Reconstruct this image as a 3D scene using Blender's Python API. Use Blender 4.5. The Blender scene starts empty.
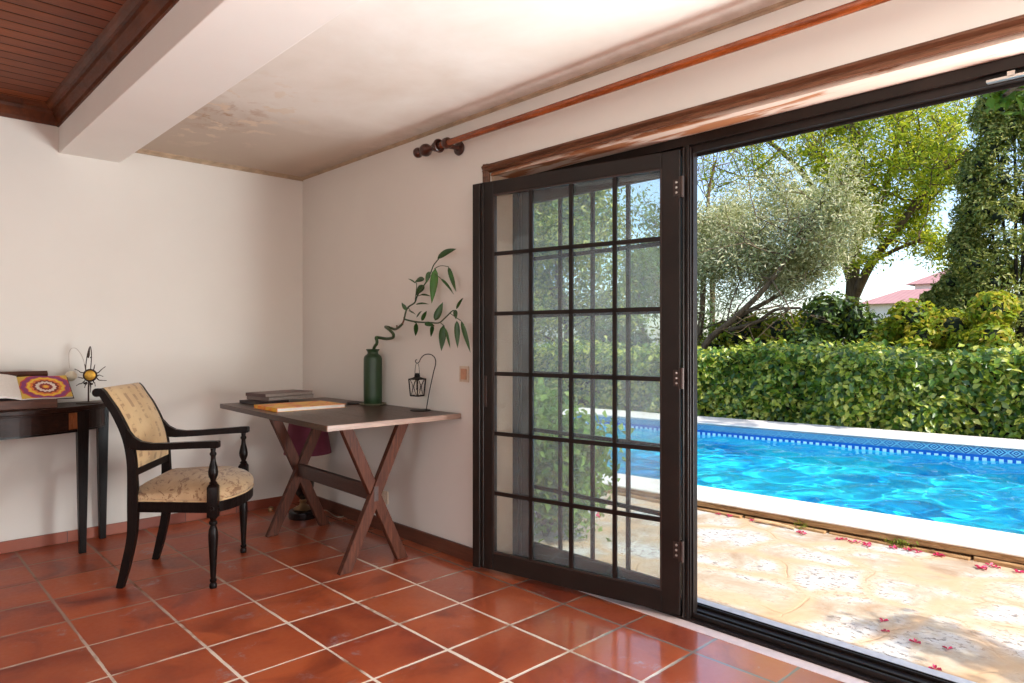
import bpy, bmesh, math, random
import numpy as np
from mathutils import Vector, Matrix
PI = math.pi
C = bpy.context.scene.collection
random.seed(7)
# ---------------------------------------------------------------- camera model
FPX, YAW, HY, CH = 686.3, 0.7630, 341.0, 1.2
cy_, sy_ = math.cos(YAW), math.sin(YAW)
def ray(px, py):
    a = (px-512)/FPX; b = (HY-py)/FPX
    return Vector((sy_ + cy_*a, cy_ - sy_*a, b))
def atz(px, py, z): r = ray(px, py); return Vector((0,0,CH)) + r*((z-CH)/r.z)
def atx(px, py, x): r = ray(px, py); return Vector((0,0,CH)) + r*(x/r.x)
def aty(px, py, y): r = ray(px, py); return Vector((0,0,CH)) + r*(y/r.y)

W, B = 2.42, 4.80            # inner face of the door wall, of the back wall

# ---------------------------------------------------------------- materials
def s2l(c):
    return tuple((v/12.92 if v <= .04045 else ((v+.055)/1.055)**2.4) for v in c)
def rgb(r, g, b): return (*s2l((r/255, g/255, b/255)), 1)
class N:
    def __init__(s, name):
        s.m = bpy.data.materials.new(name); s.m.use_nodes = True
        s.t = s.m.node_tree; s.t.nodes.clear()
        s.out = s.t.nodes.new('ShaderNodeOutputMaterial')
        s._co = None
    def n(s, typ, **kw):
        nd = s.t.nodes.new(typ)
        ins = kw.pop('ins', {})
        for k, v in kw.items(): setattr(nd, k, v)
        for k, v in ins.items(): s.set(nd.inputs[k], v)
        return nd
    def set(s, sock, v):
        if isinstance(v, bpy.types.NodeSocket): s.t.links.new(v, sock)
        elif isinstance(v, bpy.types.Node): s.t.links.new(v.outputs[0], sock)
        else:
            if sock.type == 'RGBA' and len(v) == 3: v = (*v, 1)
            sock.default_value = v
    def co(s, scale=(1,1,1), loc=(0,0,0), rot=(0,0,0), kind='Object'):
        if s._co is None: s._co = s.n('ShaderNodeTexCoord')
        return s.n('ShaderNodeMapping', ins={'Vector': s._co.outputs[kind], 'Scale': scale, 'Location': loc, 'Rotation': rot}).outputs[0]
    def noise(s, scale, vec=None, detail=4, rough=.6, dist=0):
        return s.n('ShaderNodeTexNoise', ins={'Scale': scale, 'Detail': detail, 'Roughness': rough, 'Distortion': dist, 'Vector': vec if vec is not None else s.co()}).outputs['Fac']
    def ramp(s, fac, stops, interp='LINEAR'):
        r = s.n('ShaderNodeValToRGB'); r.color_ramp.interpolation = interp
        e = r.color_ramp.elements
        while len(e) < len(stops): e.new(.5)
        for i, (p, c) in enumerate(stops):
            e[i].position = p; e[i].color = c if len(c) == 4 else (*c, 1)
        s.set(r.inputs[0], fac); return r.outputs[0]
    def math(s, op, a, b=0, c=0, clamp=False):
        m = s.n('ShaderNodeMath', operation=op, use_clamp=clamp)
        s.set(m.inputs[0], a); s.set(m.inputs[1], b); s.set(m.inputs[2], c); return m.outputs[0]
    def mix(s, f, a, b, mode='MIX'):
        m = s.n('ShaderNodeMix', data_type='RGBA', blend_type=mode)
        s.set(m.inputs[0], f); s.set(m.inputs[6], a); s.set(m.inputs[7], b); return m.outputs[2]
    def bump(s, h, st=.3, d=.01):
        return s.n('ShaderNodeBump', ins={'Height': h, 'Strength': st, 'Distance': d}).outputs[0]
    def pbr(s, color, rough=.5, metal=0, bump=None, spec=.5, **kw):
        p = s.n('ShaderNodeBsdfPrincipled', ins={'Base Color': color, 'Roughness': rough, 'Metallic': metal, 'Specular IOR Level': spec, **kw})
        if bump is not None: s.set(p.inputs['Normal'], bump)
        s.t.links.new(p.outputs[0], s.out.inputs[0]); return s.m
M = {}
def plain(name, c, rough=.5, metal=0, var=.12, scale=30, spec=.5):
    n = N(name); f = n.noise(scale)
    a = tuple(v*(1-var) for v in c[:3]); b = tuple(min(1, v*(1+var)) for v in c[:3])
    M[name] = n.pbr(n.ramp(f, [(.3, a), (.7, b)]), rough, metal, n.bump(f, .08, .002), spec); return M[name]
def wood(name, c1, c2, axis=0, scale=9, rough=.4, spec=.5, stretch=12):
    n = N(name); sc = [1,1,1]; sc = [stretch]*3; sc[axis] = 1
    v = n.co(scale=tuple(sc)); f = n.noise(scale*.6, v, 6, .65, 1.2); g = n.noise(scale*5, v, 3)
    h = n.math('ADD', n.math('MULTIPLY', f, .88), n.math('MULTIPLY', g, .12))
    M[name] = n.pbr(n.ramp(h, [(.35, c1), (.65, c2)]), n.ramp(g, [(.3, (rough*.8,)*3), (.7, (rough*1.2,)*3)]), 0, n.bump(h, .15, .003), spec); return M[name]

# interior plaster
def plaster(name, c, stain=None):
    n = N(name); f = n.noise(1.3, None, 5, .55); g = n.noise(60, None, 3)
    col = n.ramp(f, [(.3, tuple(v*.94 for v in c[:3])), (.7, c[:3])])
    if stain:
        k = n.noise(.9, n.co(loc=(3.3, 1.7, 0)), 6, .7, .5)
        col = n.mix(n.ramp(k, [(.5, (0,0,0)), (.78, (.6,)*3)]), col, stain)
    M[name] = n.pbr(col, .85, 0, n.bump(n.math('ADD', f, n.math('MULTIPLY', g, .12)), .15, .01), .2)
    return n
plaster('wall_plaster', rgb(220, 213, 205))
plaster('beam_plaster', rgb(240, 235, 228))
# ceiling plaster with old water stains by the beam
n = N('ceiling_plaster'); f = n.noise(1.1, None, 6, .6, .4); g = n.noise(9, None, 6, .7); wv = n.noise(60)
col = n.ramp(f, [(.3, rgb(226, 216, 204)[:3]), (.65, rgb(242, 238, 231)[:3])])
sep = n.n('ShaderNodeSeparateXYZ', ins={0: n.co()})
dx = n.math('SUBTRACT', sep.outputs[0], 1.45); dy = n.math('SUBTRACT', sep.outputs[1], 3.75)
rr = n.math('SQRT', n.math('ADD', n.math('MULTIPLY', dx, dx), n.math('MULTIPLY', n.math('MULTIPLY', dy, dy), .35)))
damp_and_shade = n.ramp(n.math('ADD', n.math('MULTIPLY', n.math('SUBTRACT', sep.outputs[1], 3.25), .7), n.math('MULTIPLY', n.math('SUBTRACT', f, .5), 1.6)), [(.0, (0,0,0)), (.45, (.55,)*3), (1, (.75,)*3)])  # blotchy damp stain plus painted shade, browner towards the back wall
col = n.mix(damp_and_shade, col, rgb(176, 152, 128))
patch = n.math('MULTIPLY', n.ramp(rr, [(.05, (1,1,1)), (.25, (0,0,0))]), n.ramp(g, [(.50, (0,0,0)), (.60, (.7,.7,.7))]))
col = n.mix(patch, col, rgb(176, 134, 96))
patch2 = n.math('MULTIPLY', n.ramp(rr, [(.1, (1,1,1)), (.5, (0,0,0))]), n.ramp(n.noise(7, n.co(loc=(5,5,0))), [(.55, (0,0,0)), (.6, (1,1,1))]))
col = n.mix(patch2, col, rgb(226, 208, 186))
# darker uneven band along the edge next to the door wall
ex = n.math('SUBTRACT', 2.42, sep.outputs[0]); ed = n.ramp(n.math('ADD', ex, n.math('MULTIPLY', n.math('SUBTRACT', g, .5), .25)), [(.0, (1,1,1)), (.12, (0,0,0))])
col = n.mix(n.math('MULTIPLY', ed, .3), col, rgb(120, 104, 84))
M['ceiling_plaster'] = n.pbr(col, .85, 0, n.bump(n.math('ADD', n.math('ADD', f, n.math('MULTIPLY', patch2, .4)), n.math('MULTIPLY', g, .25)), .2, .01), .2)

# terracotta floor
T = 0.3351
n = N('terracotta_tiles'); sep = n.n('ShaderNodeSeparateXYZ', ins={0: n.co()})
wob = n.math('MULTIPLY', n.math('SUBTRACT', n.noise(14), .5), .006)
u = n.math('DIVIDE', n.math('SUBTRACT', n.math('ADD', sep.outputs[0], wob), .6577), T)
v = n.math('DIVIDE', n.math('SUBTRACT', n.math('ADD', sep.outputs[1], wob), 3.776), T)
def edge(u): return n.math('SUBTRACT', .5, n.math('ABSOLUTE', n.math('SUBTRACT', n.math('FRACT', n.math('ADD', u, 100)), .5)))
eu, ev = edge(u), edge(v)
e = n.math('MINIMUM', eu, ev)
wid = n.ramp(n.noise(2.2, n.co(loc=(9,2,0)), 3), [(.35, (.013,)*3), (.65, (.024,)*3)])
grout = n.math('LESS_THAN', e, wid)
cell = n.n('ShaderNodeCombineXYZ', ins={0: n.math('FLOOR', u), 1: n.math('FLOOR', v)})
wn = n.n('ShaderNodeTexWhiteNoise', noise_dimensions='3D', ins={0: cell})
off = n.n('ShaderNodeVectorMath', operation='ADD', ins={0: n.co(), 1: n.n('ShaderNodeVectorMath', operation='SCALE', ins={0: wn.outputs['Color'], 'Scale': 7.0})}).outputs[0]
mot = n.noise(3.2, off, 5, .55, .8)
fine = n.noise(45, None, 4)
base = n.ramp(wn.outputs['Value'], [(0, rgb(158, 66, 38)[:3]), (.35, rgb(180, 80, 42)[:3]), (.7, rgb(196, 94, 50)[:3]), (1, rgb(168, 64, 42)[:3])])
col = n.mix(n.ramp(mot, [(.35, (0,0,0)), (.75, (.6,)*3)]), base, rgb(206, 112, 68))
col = n.mix(n.ramp(mot, [(.25, (.75,)*3), (.47, (0,0,0))]), col, rgb(112, 46, 34))
scuff = n.math('MULTIPLY', n.ramp(n.noise(4.5, n.co(loc=(1.3, 4.1, 0)), 6, .7, .3), [(.59, (0,0,0)), (.68, (.75,)*3)]), n.ramp(fine, [(.4, (0,0,0)), (.6, (1,1,1))]))
col = n.mix(scuff, col, rgb(176, 160, 160))
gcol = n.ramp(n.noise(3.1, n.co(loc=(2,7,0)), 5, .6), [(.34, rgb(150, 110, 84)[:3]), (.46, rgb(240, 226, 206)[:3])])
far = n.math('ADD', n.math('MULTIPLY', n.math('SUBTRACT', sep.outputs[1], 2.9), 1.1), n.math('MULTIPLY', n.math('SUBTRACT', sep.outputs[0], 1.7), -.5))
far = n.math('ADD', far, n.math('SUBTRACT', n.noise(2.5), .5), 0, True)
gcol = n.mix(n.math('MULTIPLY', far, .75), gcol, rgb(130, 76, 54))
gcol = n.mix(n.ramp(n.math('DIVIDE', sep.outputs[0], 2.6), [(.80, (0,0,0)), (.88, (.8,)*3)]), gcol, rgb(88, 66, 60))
grime = n.math('MULTIPLY', n.ramp(n.noise(1.1, n.co(loc=(6,1,0)), 3), [(.4, (.1,)*3), (.7, (.5,)*3)]), n.ramp(mot, [(.3, (1,1,1)), (.7, (.4,)*3)]))
col = n.mix(grime, col, rgb(104, 50, 38))
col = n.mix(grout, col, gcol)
rg = n.ramp(n.math('ADD', n.math('MULTIPLY', mot, .5), n.math('MULTIPLY', fine, .5)), [(.35, (.32,)*3), (.65, (.48,)*3)])
rg = n.mix(grout, rg, (.8, .8, .8))
hgt = n.math('ADD', n.math('MULTIPLY', n.ramp(e, [(.004, (0,0,0)), (.035, (1,1,1))]), 1.0), n.math('MULTIPLY', mot, .35))
pol = n.ramp(n.math('DIVIDE', sep.outputs[0], 2.6), [(.45, (.02,)*3), (.68, (.18,)*3), (.90, (1,1,1))])
pol = n.math('MULTIPLY', pol, n.ramp(mot, [(.3, (.75,)*3), (.6, (1,1,1))]))
M['terracotta_tiles'] = n.pbr(col, rg, 0, n.bump(hgt, .25, .005), .3, **{'Coat Weight': pol, 'Coat Roughness': .14, 'Coat IOR': 3.8})

n = N('terracotta_skirting'); sep = n.n('ShaderNodeSeparateXYZ', ins={0: n.co()})
s_ = n.math('ADD', sep.outputs[0], sep.outputs[1])
w_ = n.n('ShaderNodeTexWhiteNoise', noise_dimensions='1D', ins={'W': n.math('FLOOR', n.math('DIVIDE', s_, .335))})
j_ = n.math('LESS_THAN', n.math('FRACT', n.math('ADD', n.math('DIVIDE', s_, .335), 50)), .015)
col = n.mix(j_, n.mix(w_.outputs[0], rgb(140, 66, 44), rgb(172, 88, 56)), rgb(90, 50, 38))
M['terracotta_skirting'] = n.pbr(n.mix(n.math('MULTIPLY', n.noise(8), .5), col, rgb(110, 52, 36)), .4, 0, None)
wood('brown_skirting', rgb(78, 42, 30)[:3], rgb(104, 58, 40)[:3], 1, 6, .4)

# tongue and groove ceiling boards (boards run along x)
n = N('ceiling_boards'); sep = n.n('ShaderNodeSeparateXYZ', ins={0: n.co()})
pw = .098
q = n.math('DIVIDE', n.math('ADD', sep.outputs[1], 20), pw); fr = n.math('FRACT', q)
gr = n.math('LESS_THAN', fr, .09)
wn = n.n('ShaderNodeTexWhiteNoise', noise_dimensions='1D', ins={'W': n.math('FLOOR', q)})
gn = n.noise(7, n.co(scale=(1, 14, 1)), 6, .6, 1)
col = n.mix(wn.outputs[0], rgb(118, 58, 26), rgb(150, 78, 36))
col = n.mix(n.ramp(gn, [(.35, (0,0,0)), (.7, (.7,)*3)]), col, rgb(92, 46, 24))
col = n.mix(gr, col, rgb(38, 18, 10))
M['ceiling_boards'] = n.pbr(col, .5, 0, n.bump(n.ramp(fr, [(.0, (0,0,0)), (.15, (1,1,1)), (.95, (1,1,1)), (1, (0,0,0))]), .6, .008), .25)
wood('ceiling_moulding', rgb(72, 38, 22)[:3], rgb(108, 58, 32)[:3], 1, 4, .45, .25, 4)
wood('door_casing', rgb(72, 44, 30)[:3], rgb(116, 76, 54)[:3], 1, 7, .45, .25)
wood('curtain_wood', rgb(92, 40, 16)[:3], rgb(156, 76, 30)[:3], 1, 6, .25)
wood('finial_wood', rgb(48, 22, 14)[:3], rgb(74, 36, 22)[:3], 1, 8, .3)
# lintel lining: whitish paint flaking off orange-brown wood
n = N('flaking_paint'); sp_ = n.n('ShaderNodeSeparateXYZ', ins={0: n.co()}); k = n.math('SUBTRACT', n.noise(2.2, n.co(scale=(6, 1, 6)), 5, .6, .6), n.math('MULTIPLY', n.math('SUBTRACT', sp_.outputs[1], 1.2), .09)); g = n.noise(5, n.co(scale=(12, 1, 12)), 5)
w1 = n.mix(g, rgb(130, 80, 50), rgb(164, 110, 76)); col = n.mix(n.ramp(k, [(.40, (0,0,0)), (.47, (1,1,1))]), w1, n.mix(g, rgb(184, 158, 142), rgb(202, 182, 168)))
M['flaking_paint'] = n.pbr(col, .7, 0, n.bump(k, .3, .004), .15)
# dark painted metal of the doors
n = N('dark_bronze_metal'); g = n.noise(30, None, 3); k = n.noise(6)
M['dark_bronze_metal'] = n.pbr(n.ramp(k, [(.3, rgb(22, 15, 12)[:3]), (.7, rgb(36, 25, 20)[:3])]), n.ramp(g, [(.3, (.32,)*3), (.7, (.5,)*3)]), .35, None, .5)
plain('steel', rgb(190, 180, 172), .3, .9, .1)
plain('black_iron', rgb(30, 26, 25), .45, .6)
plain('hinge_metal', rgb(66, 54, 50), .4, .6)
# dusty glass
n = N('dusty_glass')
fres = n.n('ShaderNodeFresnel', ins={'IOR': n.math('SUBTRACT', 1.5, n.math('MULTIPLY', n.n('ShaderNodeNewGeometry').outputs['Backfacing'], .8333))})
gl = n.n('ShaderNodeBsdfGlossy', ins={'Color': (.95, 1, .99, 1), 'Roughness': .03})
tr = n.n('ShaderNodeBsdfTransparent', ins={'Color': (.955, .985, .98, 1)})
m1 = n.n('ShaderNodeMixShader', ins={0: fres.outputs[0], 1: tr.outputs[0], 2: gl.outputs[0]})
d1 = n.n('ShaderNodeBsdfDiffuse', ins={'Color': (.8, .84, .84, 1)}); d2 = n.n('ShaderNodeBsdfTranslucent', ins={'Color': (.8, .86, .86, 1)})
ds = n.n('ShaderNodeMixShader', ins={0: .6, 1: d1.outputs[0], 2: d2.outputs[0]})
dust = n.ramp(n.noise(3.5, n.co(scale=(1,1,.6)), 6, .7, .6), [(.3, (.035,)*3), (.75, (.12,)*3)])
m2 = n.n('ShaderNodeMixShader', ins={0: dust, 1: m1.outputs[0], 2: ds.outputs[0]})
n.t.links.new(m2.outputs[0], n.out.inputs[0]); M['dusty_glass'] = n.m

# furniture
wood('ebonised_wood', rgb(13, 8, 7)[:3], rgb(26, 16, 13)[:3], 2, 8, .32, .12)
wood('console_wood', rgb(30, 17, 14)[:3], rgb(52, 29, 21)[:3], 0, 8, .4, .12)
wood('inlay_wood', rgb(122, 66, 34)[:3], rgb(156, 92, 50)[:3], 2, 8, .3)
wood('desk_top_wood', rgb(50, 33, 27)[:3], rgb(86, 60, 48)[:3], 1, 5, .33, .4)
wood('desk_leg_wood', rgb(58, 30, 21)[:3], rgb(100, 55, 38)[:3], 2, 9, .5, .2)
wood('stretcher_wood', rgb(52, 30, 24)[:3], rgb(74, 44, 34)[:3], 1, 9, .45)
wood('book_stand_wood', rgb(60, 32, 22)[:3], rgb(96, 54, 36)[:3], 0, 9, .45, .3)
# chair cloth: cream with brown script-like marks
def cloth(name, sc, dots):
    n = N(name); v = n.co(scale=sc)
    f = n.noise(4, n.co(), 5); g = n.noise(160, n.co(), 2)
    k = n.noise(1, v, 5, .75, 1.6)
    col = n.ramp(f, [(.3, rgb(164, 132, 98)[:3]), (.7, rgb(198, 168, 130)[:3])])
    mk = n.ramp(k, [(dots, (0,0,0)), (dots+.05, (1,1,1))])
    col = n.mix(n.math('MULTIPLY', mk, .75), col, rgb(112, 74, 50))
    M[name] = n.pbr(col, .85, 0, n.bump(g, .2, .001), .15, **{'Sheen Weight': .2})
cloth('seat_cloth', (24, 10, 24), .53)
n = N('back_cloth'); v = n.co()
sep = n.n('ShaderNodeSeparateXYZ', ins={0: v})
f = n.noise(4, v, 5); g = n.noise(160, v, 2)
k = n.noise(1, n.co(scale=(10, 62, 36)), 3, .6, .6)
st = n.math('ABSOLUTE', n.math('SUBTRACT', n.math('FRACT', n.math('ADD', n.math('DIVIDE', sep.outputs[1], .085), .5)), .5))
st = n.math('LESS_THAN', st, .17)
zz = n.noise(34, n.co(scale=(1, .2, 1)), 2)
mk = n.math('MULTIPLY', st, n.ramp(zz, [(.5, (0,0,0)), (.58, (1,1,1))]))
mk = n.math('MAXIMUM', n.math('MULTIPLY', mk, .85), n.ramp(k, [(.66, (0,0,0)), (.72, (.6,)*3)]))
M['back_cloth'] = n.pbr(n.mix(n.math('MULTIPLY', mk, .6), n.ramp(f, [(.3, rgb(184, 148, 106)[:3]), (.7, rgb(206, 174, 130)[:3])]), rgb(112, 74, 50)), .85, 0, n.bump(g, .2, .001), .15, **{'Sheen Weight': .2})

plain('green_glaze', rgb(30, 56, 28), .42, 0, .15, 6)
plain('saucer_glaze', rgb(128, 124, 100), .35)
plain('dark_mat', rgb(34, 24, 22), .5)
plain('bamboo_green', rgb(44, 66, 30), .4, 0, .25, 20)
plain('stem_brown', rgb(110, 66, 44), .5, 0, .2)
plain('leaf_indoor', rgb(38, 74, 26), .35, 0, .3, 12)
plain('leaf_indoor_light', rgb(58, 112, 38), .35, 0, .2, 12)
plain('lantern_iron', rgb(24, 20, 20), .5, .5)
plain('candle_wax', rgb(240, 232, 215), .5)
n = N('clear_glass'); g = n.n('ShaderNodeBsdfGlossy', ins={'Roughness': .05}); tr = n.n('ShaderNodeBsdfTransparent')
mm = n.n('ShaderNodeMixShader', ins={0: .12, 1: tr.outputs[0], 2: g.outputs[0]}); n.t.links.new(mm.outputs[0], n.out.inputs[0]); M['clear_glass'] = n.m
plain('grey_cover', rgb(122, 106, 100), .45, 0, .08)
plain('grey_pages', rgb(150, 138, 130), .7, 0, .1, 80)
plain('brown_cover', rgb(96, 66, 62), .4, 0, .1)
plain('dark_cover', rgb(44, 34, 36), .4)
plain('white_pages', rgb(232, 226, 218), .7, 0, .05, 120)
n = N('orange_cover'); v = n.co(scale=(1,1,0)); sep = n.n('ShaderNodeSeparateXYZ', ins={0: v})
f = n.noise(5, n.co(loc=(.6,.2,0)), 2, .4, 1.6)
M['orange_cover'] = n.pbr(n.ramp(f, [(.30, rgb(255, 206, 50)[:3]), (.44, rgb(255, 186, 36)[:3]), (.48, rgb(246, 124, 28)[:3]), (.53, rgb(248, 140, 30)[:3]), (.57, rgb(255, 196, 44)[:3]), (.70, rgb(252, 160, 34)[:3])]), .3)
plain('burgundy_shade', rgb(112, 40, 60), .8, 0, .08)
plain('lamp_ceramic', rgb(26, 20, 20), .15, 0, .1)
plain('brass_trim', rgb(150, 118, 84), .3, .7)
plain('cable_plastic', rgb(160, 140, 124), .5)
plain('switch_ivory', rgb(206, 186, 164), .4)
plain('switch_orange', rgb(190, 138, 108), .4)
plain('gold_disc', rgb(204, 158, 62), .35, .6, .3, 60)
plain('rust_iron', rgb(60, 44, 36), .5, .6)
n = N('frosted_ball'); n.pbr(rgb(226, 214, 188), .35, 0, None, .5); M['frosted_ball'] = n.m
# crochet-like ring pattern on the open page; page-local coordinates (0..1)
n = N('mandala_page'); sep = n.n('ShaderNodeSeparateXYZ', ins={0: n.co(kind='UV')})
px_ = n.math('MULTIPLY', n.math('SUBTRACT', sep.outputs[0], .52), 1.12); py_ = n.math('MULTIPLY', n.math('SUBTRACT', sep.outputs[1], .5), 1.0)
ang = n.math('ARCTAN2', py_, px_); rad = n.math('SQRT', n.math('ADD', n.math('MULTIPLY', px_, px_), n.math('MULTIPLY', py_, py_)))
rad = n.math('ADD', rad, n.math('MULTIPLY', n.math('ABSOLUTE', n.math('SINE', n.math('MULTIPLY', ang, 7))), .03))
rad = n.math('ADD', rad, n.math('MULTIPLY', n.math('SUBTRACT', n.noise(18, n.co(kind='UV')), .5), .05))
Y, O, P_, R_, Wh = rgb(242, 200, 60)[:3], rgb(232, 128, 44)[:3], rgb(142, 52, 112)[:3], rgb(132, 30, 34)[:3], rgb(236, 220, 208)[:3]
M['mandala_page'] = n.pbr(n.ramp(rad, [(0, Y), (.07, O), (.10, R_), (.15, rgb(170, 60, 50)[:3]), (.17, Wh), (.25, R_), (.31, O), (.37, Y), (.43, O), (.46, P_), (.52, P_), (.56, rgb(196, 70, 60)[:3]), (.60, rgb(214, 178, 70)[:3])], 'CONSTANT'), .5)

# outdoors
n = N('patio_stone')
vo = n.n('ShaderNodeTexVoronoi', feature='DISTANCE_TO_EDGE', ins={'Vector': n.n('ShaderNodeVectorMath', operation='ADD', ins={0: n.co(), 1: n.n('ShaderNodeVectorMath', operation='SCALE', ins={0: n.n('ShaderNodeTexNoise', ins={'Scale': 2.0, 'Vector': n.co()}).outputs['Color'], 'Scale': .35})}), 'Scale': 2.3})
f = n.noise(2.4, None, 6, .65, .5); g = n.noise(18, None, 5, .7); pits = n.noise(44, n.co(scale=(1, .6, 1)), 4, .7)
vc = n.n('ShaderNodeTexVoronoi', ins={'Vector': n.co(), 'Scale': 1.15})
col = n.ramp(f, [(.34, rgb(156, 130, 104)[:3]), (.47, rgb(178, 164, 144)[:3]), (.58, rgb(192, 188, 182)[:3])])
col = n.mix(n.math('MULTIPLY', n.ramp(g, [(.5, (0,0,0)), (.7, (1,1,1))]), .35), col, rgb(170, 132, 96))
pit = n.math('MULTIPLY', n.ramp(pits, [(.55, (0,0,0)), (.6, (1,1,1))]), n.ramp(f, [(.44, (0,0,0)), (.56, (1,1,1))]))
col = n.mix(n.math('MULTIPLY', pit, .8), col, rgb(104, 92, 86))
cr = n.ramp(n.math('ADD', vo.outputs['Distance'], n.math('MULTIPLY', g, .02)), [(.014, (1,1,1)), (.026, (0,0,0))])
cr = n.math('MULTIPLY', cr, n.ramp(n.noise(1.7, n.co(loc=(4,4,0))), [(.47, (0,0,0)), (.56, (1,1,1))]))
col = n.mix(n.math('MULTIPLY', cr, .8), col, rgb(128, 92, 62))
jt = n.ramp(n.math('ADD', vo.outputs['Distance'], n.math('MULTIPLY', n.math('SUBTRACT', g, .5), .12)), [(.03, (1,1,1)), (.16, (0,0,0))])
col = n.mix(n.math('MULTIPLY', jt, .75), col, rgb(190, 158, 122))
M['patio_stone'] = n.pbr(col, .8, 0, n.bump(n.math('SUBTRACT', g, n.math('ADD', pit, cr)), .4, .01), .2)
plain('grey_sill_stone', rgb(186, 186, 190), .6, 0, .1)
plain('threshold_stone', rgb(214, 196, 192), .35, 0, .08)
n = N('coping_stone'); f = n.noise(6, None, 5)
M['coping_stone'] = n.pbr(n.ramp(f, [(.3, rgb(214, 204, 192)[:3]), (.7, rgb(228, 222, 214)[:3])]), .7, 0, n.bump(f, .1, .005))
n = N('riser_stone'); f = n.noise(8, n.co(scale=(1, .6, 6)), 6, .7, .6)
M['riser_stone'] = n.pbr(n.ramp(f, [(.32, rgb(86, 58, 38)[:3]), (.5, rgb(160, 122, 84)[:3]), (.68, rgb(184, 150, 108)[:3])]), .85, 0, n.bump(f, .6, .02), .1)
n = N('pool_liner'); f = n.noise(.8, None, 3, .5, .5); g = n.n('ShaderNodeTexBrick', offset=0, ins={'Vector': n.co(), 'Scale': 20, 'Mortar Size': .04, 'Color1': (.9,.9,.9,1), 'Color2': (1,1,1,1), 'Mortar': (.8,.8,.8,1)})
M['pool_liner'] = n.pbr(n.mix(.6, n.ramp(f, [(.35, rgb(0, 160, 216)[:3]), (.6, rgb(50, 216, 230)[:3])]), n.mix(1, n.ramp(f, [(.35, rgb(0, 160, 216)[:3]), (.6, rgb(50, 216, 230)[:3])]), g.outputs[0], 'MULTIPLY')), .5)
# patterned band: navy tiles with pale motifs; s along the pool, z up
n = N('band_tiles'); sep = n.n('ShaderNodeSeparateXYZ', ins={0: n.co()})
u = n.math('FRACT', n.math('ADD', n.math('DIVIDE', sep.outputs[1], .15), 100)); w = n.math('DIVIDE', sep.outputs[2], .145)   # local z: 0 at the water, .145 at the top
du = n.math('ABSOLUTE', n.math('SUBTRACT', u, .5)); dw = n.math('ABSOLUTE', n.math('SUBTRACT', w, .68))
dia = n.math('ADD', n.math('MULTIPLY', du, 1.25), n.math('MULTIPLY', dw, 1.6))
ring = n.ramp(dia, [(0, (.9,)*3), (.10, (0,0,0)), (.24, (1,1,1)), (.36, (.05,)*3), (.54, (.8,)*3), (.7, (.3,)*3)], 'CONSTANT')
sq = n.math('MULTIPLY', n.math('LESS_THAN', w, .16), n.math('GREATER_THAN', n.math('FRACT', n.math('MULTIPLY', u, 2)), .45))
mid = n.math('LESS_THAN', w, .36)
col = n.mix(ring, rgb(14, 62, 128), rgb(120, 188, 212)); col = n.mix(mid, col, rgb(14, 84, 170)); col = n.mix(sq, col, rgb(170, 214, 232))
M['band_tiles'] = n.pbr(col, .25)
# water
n = N('pool_water')
n.n('ShaderNodeBsdfGlass', ins={'Color': (.9, .985, 1, 1), 'Roughness': 0, 'IOR': 1.33})
n.t.links.new(n.t.nodes[-1].outputs[0], n.out.inputs[0]); M['pool_water'] = n.m

def leafmat(name, cols, tl=.45, rough=.45, spec=.35):
    n = N(name); geo = n.n('ShaderNodeNewGeometry')
    c = n.ramp(geo.outputs['Random Per Island'], [(i/(len(cols)-1), k[:3]) for i, k in enumerate(cols)])
    p = n.n('ShaderNodeBsdfPrincipled', ins={'Base Color': c, 'Roughness': rough, 'Specular IOR Level': spec})
    t = n.n('ShaderNodeBsdfTranslucent', ins={'Color': n.mix(.4, c, (.62, .68, .05, 1), 'MIX')})
    m = n.n('ShaderNodeMixShader', ins={0: tl, 1: p.outputs[0], 2: t.outputs[0]})
    n.t.links.new(m.outputs[0], n.out.inputs[0]); M[name] = n.m
leafmat('hedge_leaf', [rgb(34, 68, 20), rgb(70, 108, 30), rgb(116, 146, 42), rgb(172, 180, 62), rgb(206, 202, 96), rgb(66, 104, 44), rgb(48, 84, 34)], .35, .35, .6)
leafmat('ash_leaf', [rgb(60, 100, 24), rgb(126, 156, 30), rgb(190, 192, 42), rgb(226, 214, 60)], .5)
leafmat('olive_leaf', [rgb(112, 120, 78), rgb(160, 164, 116), rgb(200, 196, 152), rgb(222, 214, 180)], .25)
leafmat('cypress_leaf', [rgb(60, 80, 34), rgb(100, 118, 52), rgb(150, 152, 76), rgb(180, 172, 100)], .3)
leafmat('dark_leaf', [rgb(18, 38, 14), rgb(36, 62, 20), rgb(60, 88, 30), rgb(84, 104, 40)], .25)
leafmat('lime_leaf', [rgb(84, 114, 24), rgb(128, 150, 34), rgb(170, 168, 44), rgb(190, 160, 56)], .45)
leafmat('weed_leaf', [rgb(84, 96, 30), rgb(130, 134, 50)], .4)
leafmat('bougain_leaf', [rgb(50, 86, 28), rgb(86, 122, 42), rgb(120, 150, 60)], .4)
leafmat('petal_pink', [rgb(172, 18, 66), rgb(196, 34, 92), rgb(128, 8, 40)], .08)
wood('tree_bark', rgb(74, 60, 48)[:3], rgb(128, 108, 86)[:3], 2, 5, .9, .1, 5)
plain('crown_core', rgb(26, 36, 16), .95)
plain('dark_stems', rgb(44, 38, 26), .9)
plain('soil_and_grass', rgb(98, 92, 50), .95, 0, .4, 3)
plain('far_wall_white', rgb(236, 230, 222), .8)
n = N('far_roof_tiles'); sep = n.n('ShaderNodeSeparateXYZ', ins={0: n.co()})
st = n.math('ABSOLUTE', n.math('SINE', n.math('MULTIPLY', sep.outputs[1], 14)))
M['far_roof_tiles'] = n.pbr(n.mix(n.noise(3), n.mix(st, rgb(140, 92, 92), rgb(166, 118, 116)), rgb(176, 134, 128)), .8)
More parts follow.
